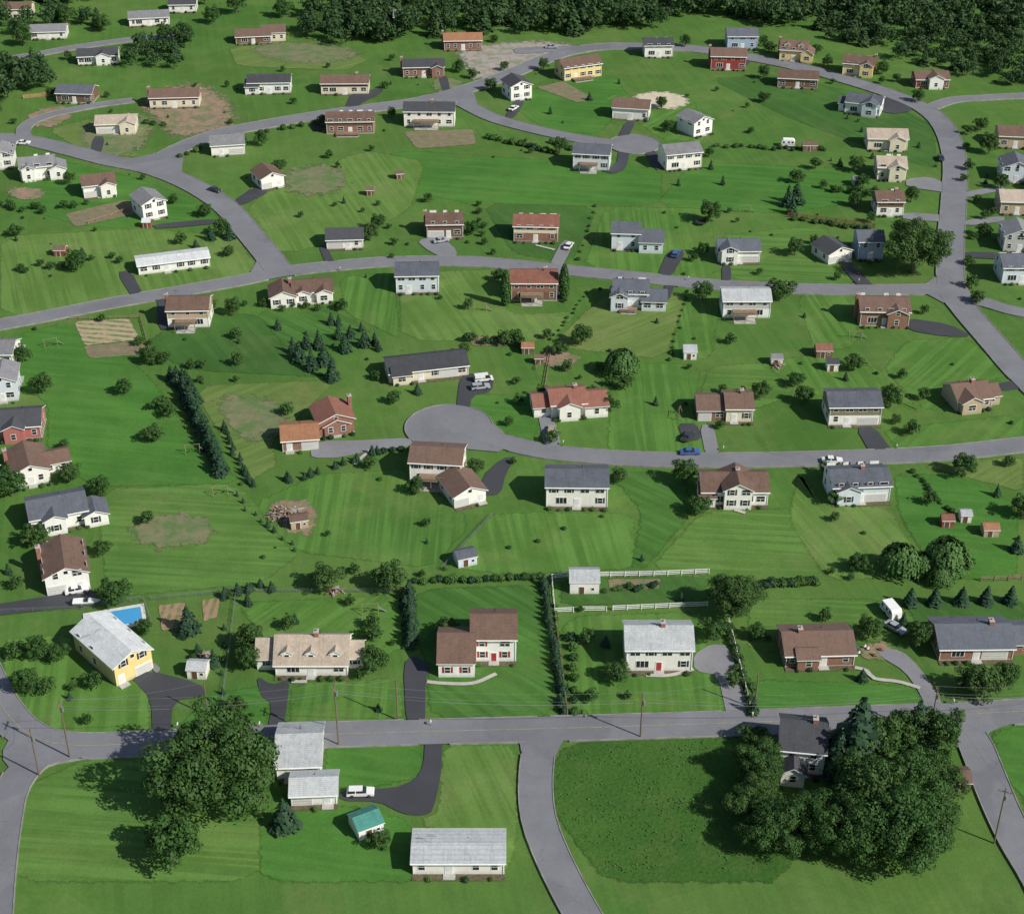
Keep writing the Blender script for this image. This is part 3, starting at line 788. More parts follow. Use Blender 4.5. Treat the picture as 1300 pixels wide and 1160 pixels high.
# roadside row
house(240,416,52,8.5,1.8,'tan','brown',lo='white',rot=2,ch='l',deck=True,door=.4)
house(398,384,50,8,1.1,'white','brown',rot=10,wings=[(-8,-2,7,8,1.1,'y'),(-2.8,-1,4,6,1.1,'y'),(3,-1.4,4.2,6,1.1,'y')],ch='l')
house(530,372,54,8.5,1.85,'lblue','slate',rot=2,door=.3)
house(678,382,58,8.5,1.9,'brick','red',lo='brown',rot=0,ch='mr',deck=True)
house(800,392,44,8.5,1.6,'lblue','slate',rot=-4,wings=[(6.3,-1.2,6.5,7.5,1,'x'),(-3,-2,4.5,6,1.5,'y')],deck=True)
house(947,404,60,8,1.8,'grey','lgrey',rot=0,lo='white',door=.35,deck=True,pitch=.35)
house(1122,414,62,9,1.5,'brick','brown',rot=-2,lo='brick',ch='l',wings=[(3,-1.5,5,7,1.5,'y')])
house(222,344,0,6.5,.95,'white','white',rot=17,wm_=20,name='mobile_home',pitch=.2,door=.4)
# above road
house(438,316,46,8,1,'white','dark',rot=4,garage=1,door=.6)
house(565,302,46,8,1.5,'brown','brown',rot=2,garage=1,door=.6,ch='l')
house(680,307,56,8.5,1.7,'cream','red',rot=-3,shut='r',lo='brick',door=.5,pitch=.4)
house(794,317,36,8,1.8,'lblue','slate',rot=-4,wings=[(7.3,-2.2,6.8,9,1.2,'x')],door=.3)
house(938,334,52,8,1.3,'white','slate',rot=1,wings=[(-3,-1.5,4.5,6,1.6,'y')],garage=2)
house(1066,333,0,8.5,1,'white','dark',rot=25,axis='y',wm_=8,garage=1,door=.8)
house(1104,330,32,8,2,'blue','slate',rot=0)
# upper-middle
house(290,197,42,8.5,1.2,'white','grey',rot=10,garage=2,door=.3)
house(347,239,0,9,1.2,'white','brown',rot=28,axis='y',wm_=7.5,garage=1,door=.8)
house(198,278,0,9.5,1.8,'white','grey',rot=32,axis='y',wm_=7.5,lo=None)
house(128,250,0,8.5,1.4,'white','brown',rot=18,wm_=10,wings=[(2.5,-1.6,4.5,7,1.4,'y')],garage=1)
house(50,228,0,8.5,1.5,'white','grey',rot=16,wm_=11,wings=[(6,-1.8,5,7,1.2,'y'),(-3,-1.6,4,7,1.5,'y')])
house(2,214,0,9,1.5,'white','grey',rot=10,axis='y',wm_=8)
house(445,170,60,8.5,1.5,'brown','brown',rot=2,lo='brick',deck=True)
house(545,161,64,8.5,1.9,'white','dark',rot=-1,deck=True,ch='m')
house(148,170,50,8,1.2,'cream','tan',rot=6,wings=[(4,-1.6,5,7,1.3,'y')],garage=1)
house(222,137,62,8,1.3,'brick','brown',rot=4,ch='l',lo='cream')
house(95,131,46,8,1.2,'brown','slate',rot=-4)
house(342,119,54,8,1.4,'white','dark',rot=3,wings=[(-6,-1,5,7,1,'x')])
house(438,120,60,8,1.4,'brown','brown',rot=1,lo='cream',ch='mr')
house(538,98,52,8,1.3,'brick','dark',rot=4,wings=[(5,-1.5,4,6,1.3,'y')],ch='l')
house(662,127,0,9,1.8,'white','dark',rot=22,axis='y',wm_=8)
house(740,100,0,9,1.7,'yellow','brown',rot=22,wm_=15,door=.3,deck=True)
house(836,73,36,8,1.6,'white','dark',rot=2)
house(924,89,44,8.5,1.8,'red','brown',rot=-4,ch='l',lo='red')
house(942,63,38,8.5,1.8,'blue','slate',rot=0)
house(1006,78,34,8,1.5,'yellow','brown',rot=-12,wings=[(5.2,-1.2,4.5,7,1.2,'y')],ch='l',dormers=2,pitch=.6)
house(1088,97,38,8.5,1.6,'yellow','brown',rot=-14,wings=[(3,-1.6,4.5,7,1.6,'y')],ch='r')
house(1012,112,50,8,1.2,'brown','brown',rot=-8)
house(1183,112,42,8,1.1,'red','brown',rot=0,wings=[(1,-1.8,5,7,1.4,'y','white')])
house(1094,146,44,8.5,1.4,'white','slate',rot=-20,wings=[(2.5,-2,5,8,1.6,'y','lblue'),(-6,1,5,6,1,'x')])
house(1126,191,50,8.5,1.4,'cream','tan',rot=-3,wings=[(3,-1.5,5,7,1.4,'y')])
house(1131,229,36,9,1.5,'cream','tan',rot=-4,axis='x',wings=[(1.5,-1.6,5,7,1.6,'y')])
house(1129,274,34,8,1.6,'brown','brown',lo='white',rot=0,ch='mr')
house(800,152,46,8.5,1.4,'white','brown',rot=-10,garage=1)
house(892,172,0,9,1.7,'white','grey',rot=34,axis='y',wm_=8,wings=[(0,0.4,7.7,3,1.69,'y')])
house(750,216,46,8.5,1.9,'lblue','slate',rot=-8,deck=True)
house(868,215,0,8.5,1.9,'white','grey',rot=14,wm_=12)
house(588,64,48,8,1.3,'brown','orange',rot=3,ch='l',lo='brick')
house(125,82,50,8,1.1,'white','dark',rot=8,wings=[(2,-1.6,5,7,1.2,'y')])
house(322,56,44,8,1,'brown','brown',rot=8,wings=[(8,2,9,8,1.2,'x','cream')])
house(62,50,44,8,1,'white','grey',rot=6)
house(190,33,50,8,1.1,'white','grey',rot=10)
house(232,16,34,8,1.1,'white','dark',rot=4)
house(20,22,40,8,1.1,'cream','brown',rot=4)
house(515,32,30,8,1.1,'white','grey')
# right edge
house(1288,188,0,9,1.4,'tan','brown',rot=-6,wm_=11)
house(1289,232,0,9,1.7,'lblue','slate',rot=-6,wm_=9,axis='y')
house(1290,272,0,9,1.4,'tan','tan',rot=-4,wm_=10)
house(1293,320,0,9,1.7,'grey','grey',rot=-4,wm_=9,axis='y')
house(1296,360,0,9,1.7,'lblue','slate',rot=0,wm_=11)
house(1345,250,0,9,1.4,'white','brown',wm_=11); house(1350,330,0,9,1.4,'white','grey',wm_=11)
# sheds
shed(250,862,24,3.2,'white','lgrey',rot=-4)
shed(742,754,37,5,'white','lgrey',h=2.9,name='white_stable')
shed(594,719,25,3.6,'lblue','slate',rot=20)
shed(876,457,16,4,'white','lgrey',h=2.2)
shed(1046,455,20,4,'brown','red'); shed(1057,472,14,3,'white','dark')
shed(1226,664,13,2.5,'white','lgrey',h=1.9); shed(1203,670,15,2.6,'red','red',h=1.8); shed(1258,682,19,3,'tan','orange',h=1.8)
shed(508,228,9,2.6,'brown','brown',rot=10,h=1.8); shed(470,249,9,2.4,'brown','brown',h=1.8)
shed(1028,193,18,3,'brown','brown'); shed(186,290,10,2.6,'red','white',h=1.9); shed(76,326,14,3,'red','brown',h=1.9)
shed(670,450,15,3,'brown','orange',h=1.9); shed(381,672,22,3,'tan','brown',rot=15); shed(684,463,10,2,'brown','brown',h=1.7)
shed(1088,236,11,2.8,'grey','grey',h=1.9); shed(986,464,14,2.8,'white','grey',h=1.8)

def hp_hit(x, y, m=0):
    return any(math.hypot(x-a, y-b_) < r+m for a, b_, r in HP)

# ------------------------------------------------------------------ vegetation meshes
def quads(P0, Nrm, size, r_):
    n = len(P0)
    Nrm = Nrm/np.linalg.norm(Nrm, axis=1)[:, None]
    t = r_.normal(size=(n, 3)); t -= (t*Nrm).sum(1)[:, None]*Nrm; t /= np.linalg.norm(t, axis=1)[:, None]
    b_ = np.cross(Nrm, t)
    s = size*r_.uniform(0.6, 1.4, n)[:, None]; s2 = s*r_.uniform(0.55, 1.0, n)[:, None]
    V = np.stack([P0-t*s-b_*s2*0.4, P0+t*s*0.2-b_*s2, P0+t*s+b_*s2*0.3, P0-t*s*0.1+b_*s2], 1)
    return V.reshape(-1, 3)
def sphere_dirs(n, r_, up=0.0):
    d = r_.normal(size=(n, 3)); d /= np.linalg.norm(d, axis=1)[:, None]; d[:, 2] += up
    return d/np.linalg.norm(d, axis=1)[:, None]
def build_leaf_mesh(name, V, mat, wood=None):
    nq = len(V)//4
    wv = wood.v if wood else []; wf = wood.f if wood else []
    verts = V.tolist()+[tuple(p) for p in wv]
    faces = np.arange(nq*4).reshape(-1, 4).tolist()+[[i+nq*4 for i in f] for f in wf]
    me = bpy.data.meshes.new(name); me.from_pydata(verts, [], faces)
    me.materials.append(mat); me.materials.append(BARK)
    me.polygons.foreach_set('material_index', [0]*nq+[1]*len(wf)); me.update()
    return me
def deciduous(seed, nc, nper, leaf, zc=0.92, zs=0.7, rc=(0.25, 0.4), jit=0.25):
    r_ = np.random.default_rng(seed)
    i = np.arange(nc)+0.5; ph = np.arccos(1-1.75*i/nc); th = math.pi*(1+5**.5)*i+r_.normal(0, .25, nc)
    d = np.column_stack([np.cos(th)*np.sin(ph), np.sin(th)*np.sin(ph), np.cos(ph)])
    lobes = 0.72+0.16*np.sin(3*np.arctan2(d[:, 1], d[:, 0])+seed)+0.1*np.sin(5*d[:, 2]+seed*2)
    rad = (lobes*r_.uniform(0.8, 1.14, nc))[:, None]
    C = d*rad*np.array([1, 1, zs]); C[:, 2] += zc
    Vs = []
    for c in C:
        k = r_.uniform(*rc)
        n_ = int(nper*(k/np.mean(rc))**2)
        dd = sphere_dirs(n_, r_, 0.35)
        P0 = c + dd*k*r_.uniform(0.7, 1.12, n_)[:, None]*np.array([1, 1, 0.75])
        Vs.append(quads(P0, dd+r_.normal(0, jit, (n_, 3)), leaf, r_))
    ni = nc*nper//6
    dd = sphere_dirs(ni, r_); P0 = dd*(r_.uniform(0.1, 0.6, ni)[:, None])*np.array([1, 1, zs]); P0[:, 2] += zc
    Vs.append(quads(P0, dd, leaf*1.4, r_))
    w = MB(); w.cyl((0, 0, -0.05), (0.02, 0.01, zc*0.6), 0.065, 0.045, BARK, 8)
    for c in C[::max(1, nc//7)]:
        w.cyl((0.01, 0, zc*r_.uniform(0.3, 0.58)), tuple(c), 0.03, 0.01, BARK, 5)
    return build_leaf_mesh('deciduous_tree', np.vstack(Vs), LEAF, w)
def conifer(seed, tiers=13, r0=0.27, per=26, leaf=0.06):
    r_ = np.random.default_rng(seed); Vs = []
    for i in range(tiers):
        f = i/(tiers-1); z = 0.07+0.9*f; rr = r0*(1-f)**0.85+0.015
        n = max(6, int(per*(1-f*0.7)))
        for ring in (1.0, 0.62):
            a = r_.uniform(0, 2*math.pi, n); q = rr*ring*r_.uniform(0.72, 1.15, n)
            P0 = np.column_stack([np.cos(a)*q, np.sin(a)*q, z+r_.uniform(-0.03, 0.03, n)+(1-ring)*0.05])
            N_ = np.column_stack([np.cos(a)*0.7, np.sin(a)*0.7, np.full(n, 0.8)])+r_.normal(0, 0.25, (n, 3))
            Vs.append(quads(P0, N_, leaf*(1.15-f*0.5), r_))
    w = MB(); w.cyl((0, 0, -0.03), (0, 0, 0.95), 0.022, 0.004, BARK, 6)
    return build_leaf_mesh('conifer_tree', np.vstack(Vs), NEED, w)
def poplar(seed):
    r_ = np.random.default_rng(seed); n = 1500
    z = r_.uniform(0.06, 1.0, n); rr = 0.13*np.sqrt(np.clip(np.sin(np.pi*np.clip(z, 0, 1)**0.8), 0, 1))*r_.uniform(0.6, 1.15, n)
    a = r_.uniform(0, 2*math.pi, n)
    P0 = np.column_stack([np.cos(a)*rr, np.sin(a)*rr, z]); N_ = np.column_stack([np.cos(a), np.sin(a), np.full(n, .3)])+r_.normal(0, .3, (n, 3))
    w = MB(); w.cyl((0, 0, -.03), (0, 0, .9), .02, .005, BARK, 6)
    return build_leaf_mesh('poplar_tree', quads(P0, N_, 0.028, r_), LEAF, w)
def willow(seed):
    r_ = np.random.default_rng(seed); Vs = []
    for s in range(170):
        a = r_.uniform(0, 2*math.pi); q = math.sqrt(r_.uniform(0.03, 1)); top = 0.75+0.75*math.sqrt(max(0, 1-q*q*0.9))
        ln = r_.uniform(0.4, 0.9)*(0.6+0.5*q); n = 16
        t = np.linspace(0, 1, n); bot = max(0.08, top-ln)
        R_ = q*(0.85+0.25*t); Z = top+(bot-top)*t**1.2
        P0 = np.column_stack([np.cos(a)*R_, np.sin(a)*R_, Z])+r_.normal(0, 0.025, (n, 3))
        N_ = np.column_stack([np.full(n, math.cos(a)), np.full(n, math.sin(a)), 0.9-0.7*t])+r_.normal(0, .3, (n, 3))
        Vs.append(quads(P0, N_, 0.07, r_))
    w = MB(); w.cyl((0, 0, -.05), (0, 0, .8), .08, .05, BARK, 8)
    for k in range(5):
        a = k*1.25; w.cyl((0, 0, .6), (math.cos(a)*.5, math.sin(a)*.5, 1.2), .04, .012, BARK, 5)
    return build_leaf_mesh('willow_tree', np.vstack(Vs), LEAFW, w)
def shrubm(seed, mat=None):
    r_ = np.random.default_rng(seed); n = 320
    d = sphere_dirs(n, r_, 0.35); P0 = d*r_.uniform(0.55, 1.1, n)[:, None]*np.array([1, 1, .85]); P0[:, 2] = np.maximum(P0[:, 2]+0.55, 0.05)
    w = MB(); w.cyl((0, 0, -.05), (0, 0, .5), .06, .04, BARK, 5)
    return build_leaf_mesh('shrub', quads(P0, d+r_.normal(0, .35, (n, 3)), 0.17, r_), mat or LEAF, w)
BIG = [deciduous(s, 80, 230, 0.024, zc=0.86, zs=0.68, rc=(0.13, 0.28)) for s in (1, 2, 3)]
MED = [deciduous(10+s, 32, 95, 0.054, zc=0.95+0.12*(s % 3), zs=0.72+0.12*(s % 2), rc=(0.2, 0.38)) for s in range(6)]
SML = [deciduous(30+s, 16, 40, 0.1, zc=1.1, zs=0.85, rc=(0.28, 0.45), jit=.3) for s in range(5)]
LOW = [deciduous(50+s, 14, 26, 0.11, zc=1.05, zs=0.8, rc=(0.3, 0.45)) for s in range(4)]
CON = [conifer(70+s) for s in range(3)]
CONW = [conifer(80+s, r0=0.36, per=30, leaf=0.07) for s in range(2)]
ARB = [conifer(90, tiers=11, r0=0.2, per=30, leaf=0.07)]
POP = poplar(95); WIL = [willow(96), willow(97)]; SHB = [shrubm(98), shrubm(99), shrubm(100, NEED), shrubm(101, LEAFW)]

TR = []
def tree(u, v, r, hs=1.0):
    x, y = G(u, v); TR.append((x, y))
    me = random.choice(BIG if r >= 5.0 else MED if r > 2.1 else SML)
    inst('deciduous_tree', me, x, y, 0, random.uniform(0, 6.28), (r, r*random.uniform(.9, 1.1), r*hs*random.uniform(.92, 1.08)))
def con(u, v, h, wide=False, name='conifer_tree'):
    x, y = G(u, v); me = random.choice(CONW if wide else CON); TR.append((x, y))
    inst(name, me, x, y, 0, random.uniform(0, 6.28), (h, h, h))
for a in [(277,1016,11.4,1.0),(222,1095,4.6),(930,780,5.7,1.12),(148,768,3.4),(495,750,3.6),(415,748,3.3),(318,825,3.2),(475,852,2.8),(300,908,2.3),
  (783,864,2.6),(1103,810,2.7),(1245,884,4.2),(50,835,2.6),(35,880,2.5),(75,838,2.3),(20,835,2),(120,872,1.8),(1158,346,10,.95),(990,382,3.8),
  (900,282,3.4),(1222,603,2.9),(1297,656,3),(738,438,3),(55,500,2.8),(88,612,2.7),(15,630,3.6),(45,692,3),(158,500,2.2),(98,343,3.3),(190,462,2.4),
  (773,524,2.4),(792,494,2),(868,614,3),(886,653,2.8),(1130,517,2.8),(1083,470,2.8),(1020,512,2.4),(1157,552,2),(500,512,1.8),(365,527,1.8),
  (282,300,2.6),(470,306,2.6),(962,990,5.2),(958,1035,5.0),(1020,1066,5.8),(978,1075,5.4),(1100,1035,7.5),(1150,1022,6.8),(1182,1012,5.5),
  (1135,1085,8.6),(1075,1085,6.5),(1190,950,4.4),(1145,950,4.2),(1175,1075,5.6),(1105,965,4.6),(450,832,1.8),(475,815,2),(60,880,1.8),
  (1255,195,3.5),(1248,300,2.4),(1240,385,2.2),(1270,240,2.5),(1245,165,2.6),(210,52,3.6),(235,55,4),(84,30,4),(300,18,4),(360,22,4),(270,30,3.5),
  (130,40,3.5),(30,58,4),(400,40,4),(420,30,4),(20,300,2.2),(230,310,1.8),(268,395,1.8),(300,430,1.6),(205,520,2.0),(215,530,2),(195,560,2.6),(1075,135,2),
  (1095,238,2.2),(1085,262,2.3),(1010,232,2.5),(1035,215,2.0),(700,562,1.8),(590,450,1.7),(710,450,2.2),(655,435,2),(640,438,2),(470,595,1.6),(1165,130,2.4),
  (1090,725,2.4),(1050,605,2.2),(1060,640,2),(1128,505,2.2),(1010,490,2.2),(1275,872,2.6),(1225,880,2.4),(930,870,1.8),(750,890,1.5),(690,505,1.9),(1180,640,1.7),
  (260,275,2.4),(410,160,2.2),(600,100,2),(690,90,2.2),(970,130,2.3),(870,60,2.4),(975,66,2.6),(1050,85,2.4),(640,90,1.8),(30,460,2.4),(105,660,2)]:
    tree(*a)
for a in [(380,458,5.2),(396,470,5.8),(412,462,6),(422,482,5.6),(438,446,5),(405,442,5.4),(462,440,4.4),(476,437,3.6),(390,442,5),(372,448,4.6),(430,430,4),
  (445,428,3.6),(1085,970,15),(362,1050,6.5),(1000,262,7),(1010,258,7),(1005,272,6),(315,768,3.2),(345,750,2.6),(1080,985,12),(1062,985,10),(268,305,5),(292,303,5),
  (956,905,4),(240,802,6.4),(272,845,4),(252,832,3),(530,500,3),(820,152,4),(120,800,3),(1290,700,4),(1160,945,10)]:
    con(a[0], a[1], a[2], random.random() < 0.6)
for u, v in ((642,388),(716,380)):
    x, y = G(u, v); inst('poplar_tree', POP, x, y, 0, 0, (10.5,)*3)
for u, v, r in ((1140,728,4.4),(1199,726,5.0),(789,476,4.4),(1170,728,3),(1192,742,2.6)):
    x, y = G(u, v); inst('willow_tree', random.choice(WIL), x, y, 0, random.uniform(0, 6), (r, r, r*1.05))
for u in (1155,1186,1220,1251,1282):
    x, y = G(u, 768-(u-1155)*0.02); inst('arborvitae', ARB[0], x, y, 0, u, (6.5, 6.5, 4.2))
# shade trees standing beside the houses
rr = random.Random(21)
for x, y, ca, sa, w, d in HC:
    if rr.random() > .55: continue
    for _ in range(6):
        sd = rr.choice((-1, 1)); lx = sd*(w/2+rr.uniform(2.5, 6)); ly = rr.uniform(2, d+5)
        X, Y = x+ca*lx-sa*ly, y+sa*lx+ca*ly; r = rr.uniform(1.5, 2.7)
        if on_road(X, Y, r*.7) or on_drive(X, Y) or any(math.hypot(X-a, Y-b_) < 4 for a, b_ in TR): continue
        if any(math.hypot(X-a, Y-b_) < q*.8+r*.6 for a, b_, q in HP): continue
        TR.append((X, Y)); inst('deciduous_tree', rr.choice(MED), X, Y, 0, rr.uniform(0, 6), (r, r, r*rr.uniform(.95, 1.2))); break
def row(p0, p1, n, kind, a, b_, jit=0.4):
    A, B_ = G(*p0), G(*p1)
    for i in range(n):
        t = i/(max(1, n-1)); x = A[0]+(B_[0]-A[0])*t+random.gauss(0, jit); y = A[1]+(B_[1]-A[1])*t+random.gauss(0, jit); s = random.uniform(a, b_)
        if kind == 'c': inst('conifer_tree', random.choice(CON), x, y, 0, random.uniform(0, 6), (s, s, s))
        elif kind == 'w': inst('conifer_tree', random.choice(CONW), x, y, 0, random.uniform(0, 6), (s, s, s))
        elif kind == 's': inst('shrub', random.choice(SHB), x, y, 0, random.uniform(0, 6), (s, s, s*random.uniform(.8, 1.1)))
        else: inst('deciduous_tree', random.choice(SML), x, y, 0, random.uniform(0, 6), (s, s, s))
row((224,482),(284,602),22,'w',4.0,5.4,.5); row((236,490),(250,512),5,'w',4,5)
row((286,545),(320,618),12,'c',2.0,3.2,.3); row((300,632),(375,702),10,'c',1.2,2.0,.4)
row((528,740),(686,734),17,'s',.7,1.1,.2); row((520,752),(523,822),12,'w',3.0,4.0,.25); row((515,762),(517,800),5,'w',3,3.6,.25)
row((690,742),(716,905),23,'w',2.0,3.0,.2); row((726,812),(730,905),8,'s',.8,1.2,.2); row((706,770),(712,900),15,'s',.5,.7,.2)
row((965,743),(1035,741),16,'s',.9,1.3,.2); row((1160,600),(1205,650),12,'s',.5,.8,.3)
row((360,614),(480,576),11,'w',1.6,2.8,.8); row((480,576),(520,570),5,'s',.7,1.0,.3)
row((930,820),(955,900),9,'s',.7,1.1,.4); row((925,800),(955,890),8,'s',.8,1.3,.3)
row((322,390),(420,392),7,'d',.8,1.3,1.5); row((180,440),(240,478),7,'d',.9,1.6,2); row((410,412),(490,440),7,'c',2.5,3.6,1.6)
row((620,176),(705,196),14,'s',1.0,1.5,.4); row((700,182),(725,190),6,'s',1.0,1.4,.4); row((905,186),(1050,192),20,'s',.7,1.1,.5)
row((1040,240),(1105,250),9,'d',1.0,1.7,.8); row((1010,280),(1100,292),12,'s',.7,1.1,.5)
row((590,432),(665,440),9,'d',1.0,1.6,1.0); row((485,262),(500,325),5,'d',.8,1.2,.8); row((755,262),(735,330),9,'s',.4,.8,.3)
row((700,432),(745,372),12,'s',.35,.6,.3); row((850,458),(872,372),12,'s',.35,.6,.3); row((605,262),(615,310),6,'d',.8,1.2,.6)
row((280,762),(330,745),6,'w',2,3,.5); row((760,660),(560,722),6,'s',.4,.6,.8); row((20,350),(150,330),8,'d',.7,1.3,2)
row((0,270),(100,262),9,'d',.9,1.6,1.5); row((285,800),(282,900),6,'c',1.2,1.8,.3); row((770,750),(836,744),9,'s',.6,1.0,.5)
row((330,170),(400,158),6,'s',.8,1.3,.6); row((230,200),(255,190),4,'s',.8,1.2,.4)
row((1225,170),(1235,360),9,'d',1.1,2.0,1.6); row((150,155),(210,160),6,'s',.9,1.4,.8)
for X, Y, s in SHR:
    if not on_drive(X, Y): inst('shrub', random.choice(SHB), X, Y, 0, random.uniform(0, 6), (s, s, s))

OPEN = [[G(*p) for p in q] for q in ([(500,195),(720,208),(840,218),(840,262),(600,262),(470,235)], [(570,715),(620,652),(810,655),(815,722)],
   [(130,630),(300,615),(330,742),(140,755)], [(712,945),(1000,935),(1010,1120),(725,1120)], [(535,760),(685,750),(700,905),(545,905)],
   [(870,650),(1020,650),(1050,735),(830,725)], [(240,490),(430,482),(345,560),(318,612)], [(20,960),(200,950),(340,1120),(10,1120)], [(560,940),(660,940),(660,1120),(560,1120)],
   [(60,510),(200,500),(300,610),(120,618)])]
cnt = 0
while cnt < 250:
    u = random.uniform(-60, 1360); v = random.uniform(75, 1060)
    if random.random() > (1.25-(v/1000)): continue
    x, y = G(u, v)
    if on_road(x, y, 2.0) or hp_hit(x, y, 1.5) or on_drive(x, y): continue
    if any(pip(x, y, q) for q in OPEN) and random.random() < 0.93: continue
    k = random.random()
    if k < 0.45: s = random.uniform(.6, 1.6); inst('deciduous_tree', random.choice(SML), x, y, 0, u, (s, s, s*random.uniform(.9, 1.2)))
    elif k < 0.65: s = random.uniform(1.2, 3.2); inst('conifer_tree', random.choice(CONW+CON), x, y, 0, u, (s, s, s))
    else: s = random.uniform(.25, .65); inst('shrub', random.choice(SHB), x, y, 0, u, (s, s, s))
    cnt += 1
fieldpoly = [G(*p) for p in [(716,958),(745,946),(900,940),(950,942),(970,1110),(770,1110),(730,1062),(710,1030),(706,975)]]
r_ = np.random.default_rng(5); pts = []; cen = []
xs = [p[0] for p in fieldpoly]; ys = [p[1] for p in fieldpoly]
while len(cen) < 90:
    x, y = r_.uniform(min(xs), max(xs)), r_.uniform(min(ys), max(ys))
    if pip(x, y, fieldpoly): cen.append((x, y, r_.uniform(.4, 2.2)))
for x, y, q in cen:
    for k in range(int(14*q)):
        px_, py_ = x+r_.normal(0, q), y+r_.normal(0, q)
        if pip(px_, py_, fieldpoly): pts.append((px_, py_, r_.uniform(0.1, 0.4)))
P0 = np.array(pts); V = quads(P0, sphere_dirs(len(P0), r_, 2.5), 0.16, r_)
o = bpy.data.objects.new('field_weeds', build_leaf_mesh('field_weeds', V, LEAFW)); COL.objects.link(o)

# ------------------------------------------------------------------ woodland masses
def woodland(name, px, spacing, r0, r1, seed, mix=0.2):
    r_ = np.random.default_rng(seed); poly = [G(*p) for p in px]
    xs = [p[0] for p in poly]; ys = [p[1] for p in poly]
    Vs = []; base = []; cb = []
    for src, dst in ((LOW, base), (CON[:2], cb)):
        for me in src:
            nq = sum(1 for p in me.polygons if p.material_index == 0)*4
            a = np.empty(len(me.vertices)*3); me.vertices.foreach_get('co', a); dst.append(a.reshape(-1, 3)[:nq])
    y = min(ys)
    while y < max(ys):
        x = min(xs)
        while x < max(xs):
            X = x+r_.uniform(-.5, .5)*spacing; Y = y+r_.uniform(-.5, .5)*spacing
            if pip(X, Y, poly) and not hp_hit(X, Y, 2) and not on_road(X, Y, 2.5):
                if r_.random() < mix:
                    B = cb[r_.integers(2)]; s = r_.uniform(r0, r1)*2.4; sc = np.array([s*1.3, s*1.3, s])
                else:
                    B = base[r_.integers(4)]; s = r_.uniform(r0, r1); sc = np.array([s, s, s*r_.uniform(.85, 1.25)])
                a = r_.uniform(0, 6.28); c_, s_ = math.cos(a), math.sin(a)
                Q = B*sc; Q = np.column_stack([Q[:, 0]*c_-Q[:, 1]*s_+X, Q[:, 0]*s_+Q[:, 1]*c_+Y, Q[:, 2]])
                Vs.append(Q)
            x += spacing
        y += spacing
    o = bpy.data.objects.new(name, build_leaf_mesh(name, np.vstack(Vs), LEAFF)); COL.objects.link(o)
woodland('woodland', [(440,-75),(1420,-75),(1420,46),(1100,48),(960,32),(880,28),(760,48),(640,44),(600,42),(470,58),(445,40)], 7.5, 3.4, 5.8, 1)
woodland('scrub_woodland', [(1040,50),(1420,40),(1420,118),(1310,116),(1225,98),(1130,72)], 7.2, 2.0, 3.9, 2, .1)
woodland('tree_belt', [(-80,66),(50,82),(78,104),(60,118),(20,120),(10,150),(-90,160)], 7.0, 2.6, 4.2, 3)
woodland('tree_belt', [(155,62),(235,52),(258,82),(205,96),(158,92)], 8.0, 2.2, 3.6, 4)
woodland('woodland', [(-140,-75),(440,-75),(440,-8),(250,-4),(120,4),(-140,10)], 8, 3.6, 5.4, 5)
woodland('tree_belt', [(384,8),(470,8),(510,55),(430,58),(385,50)], 8, 3, 4.6, 6, .35)
woodland('tree_belt', [(0,22),(120,12),(165,35),(60,42),(-20,50)], 9, 2.8, 4.2, 7)

# ------------------------------------------------------------------ fences
WP = plain('white_fence_paint', (0.8,0.8,0.77), .6, .06)
def fence(px, h, rails, sp, mat, name, thick=0.05, ph=0.07):
    mb = MB()
    for (a, b_) in zip(px[:-1], px[1:]):
        A, B_ = Vector((*G(*a), 0)), Vector((*G(*b_), 0)); L_ = (B_-A).length; d = (B_-A).normalized()
        n = max(1, int(L_/sp)); ang = math.atan2(d.y, d.x)
        for i in range(n+1):
            p = A+d*L_*i/n; mb.box(-ph, ph, -ph, ph, 0, h, mat, Matrix.Translation(p) @ Matrix.Rotation(ang, 4, 'Z'))
        M = Matrix.Translation(A) @ Matrix.Rotation(ang, 4, 'Z')
        for k in range(rails):
            z = h*(k+0.75)/rails*0.95; rh = 0.08 if thick > .03 else 0.025
            mb.box(0, L_, ph+0.005, ph+0.005+thick, z-rh, z+rh, mat, M)
    mb.obj(name)
fence([(700,735),(720,733),(830,731),(900,728)], 1.3, 3, 2.6, WP, 'white_rail_fence')
fence([(704,778),(728,777)], 1.3, 3, 2.6, WP, 'white_rail_fence')
fence([(740,776),(770,776)], 1.3, 3, 2.6, WP, 'white_rail_fence')
fence([(778,775),(868,771),(898,770)], 1.3, 3, 2.6, WP, 'white_rail_fence')
fence([(700,735),(704,778)], 1.3, 3, 2.6, WP, 'white_rail_fence')
fence([(704,778),(720,908)], 1.2, 3, 2.4, WOOD, 'wooden_rail_fence')
fence([(925,790),(952,900)], 1.2, 3, 2.4, WP, 'white_rail_fence')
fence([(1000,276),(1050,282),(1110,290)], 1.6, 4, 2.4, plain('red_cedar',(0.25,0.09,0.05)), 'cedar_fence')
fence([(30,126),(68,122)], 1.6, 5, 2.4, plain('pale_cedar',(0.42,0.26,0.13)), 'cedar_fence')
GALV = plain('galvanised_steel',(0.3,0.32,0.33),.5,.1,1,.5)
fence([(300,750),(290,830),(282,890)], 1.1, 4, 3, GALV, 'chain_link_fence', .02, .03)
fence([(560,724),(625,655)], 1.1, 4, 3, GALV, 'chain_link_fence', .02, .03)
fence([(0,778),(104,774)], 1.1, 4, 3, GALV, 'chain_link_fence', .02, .03)
fence([(104,774),(182,762),(192,790)], 1.3, 4, 2.4, GALV, 'pool_fence', .02, .04)
fence([(192,762),(300,752),(510,752)], 1.1, 4, 3, GALV, 'chain_link_fence', .02, .03)
fence([(88,406),(178,404),(190,448)], 1.0, 2, 2.5, WOOD, 'garden_fence')
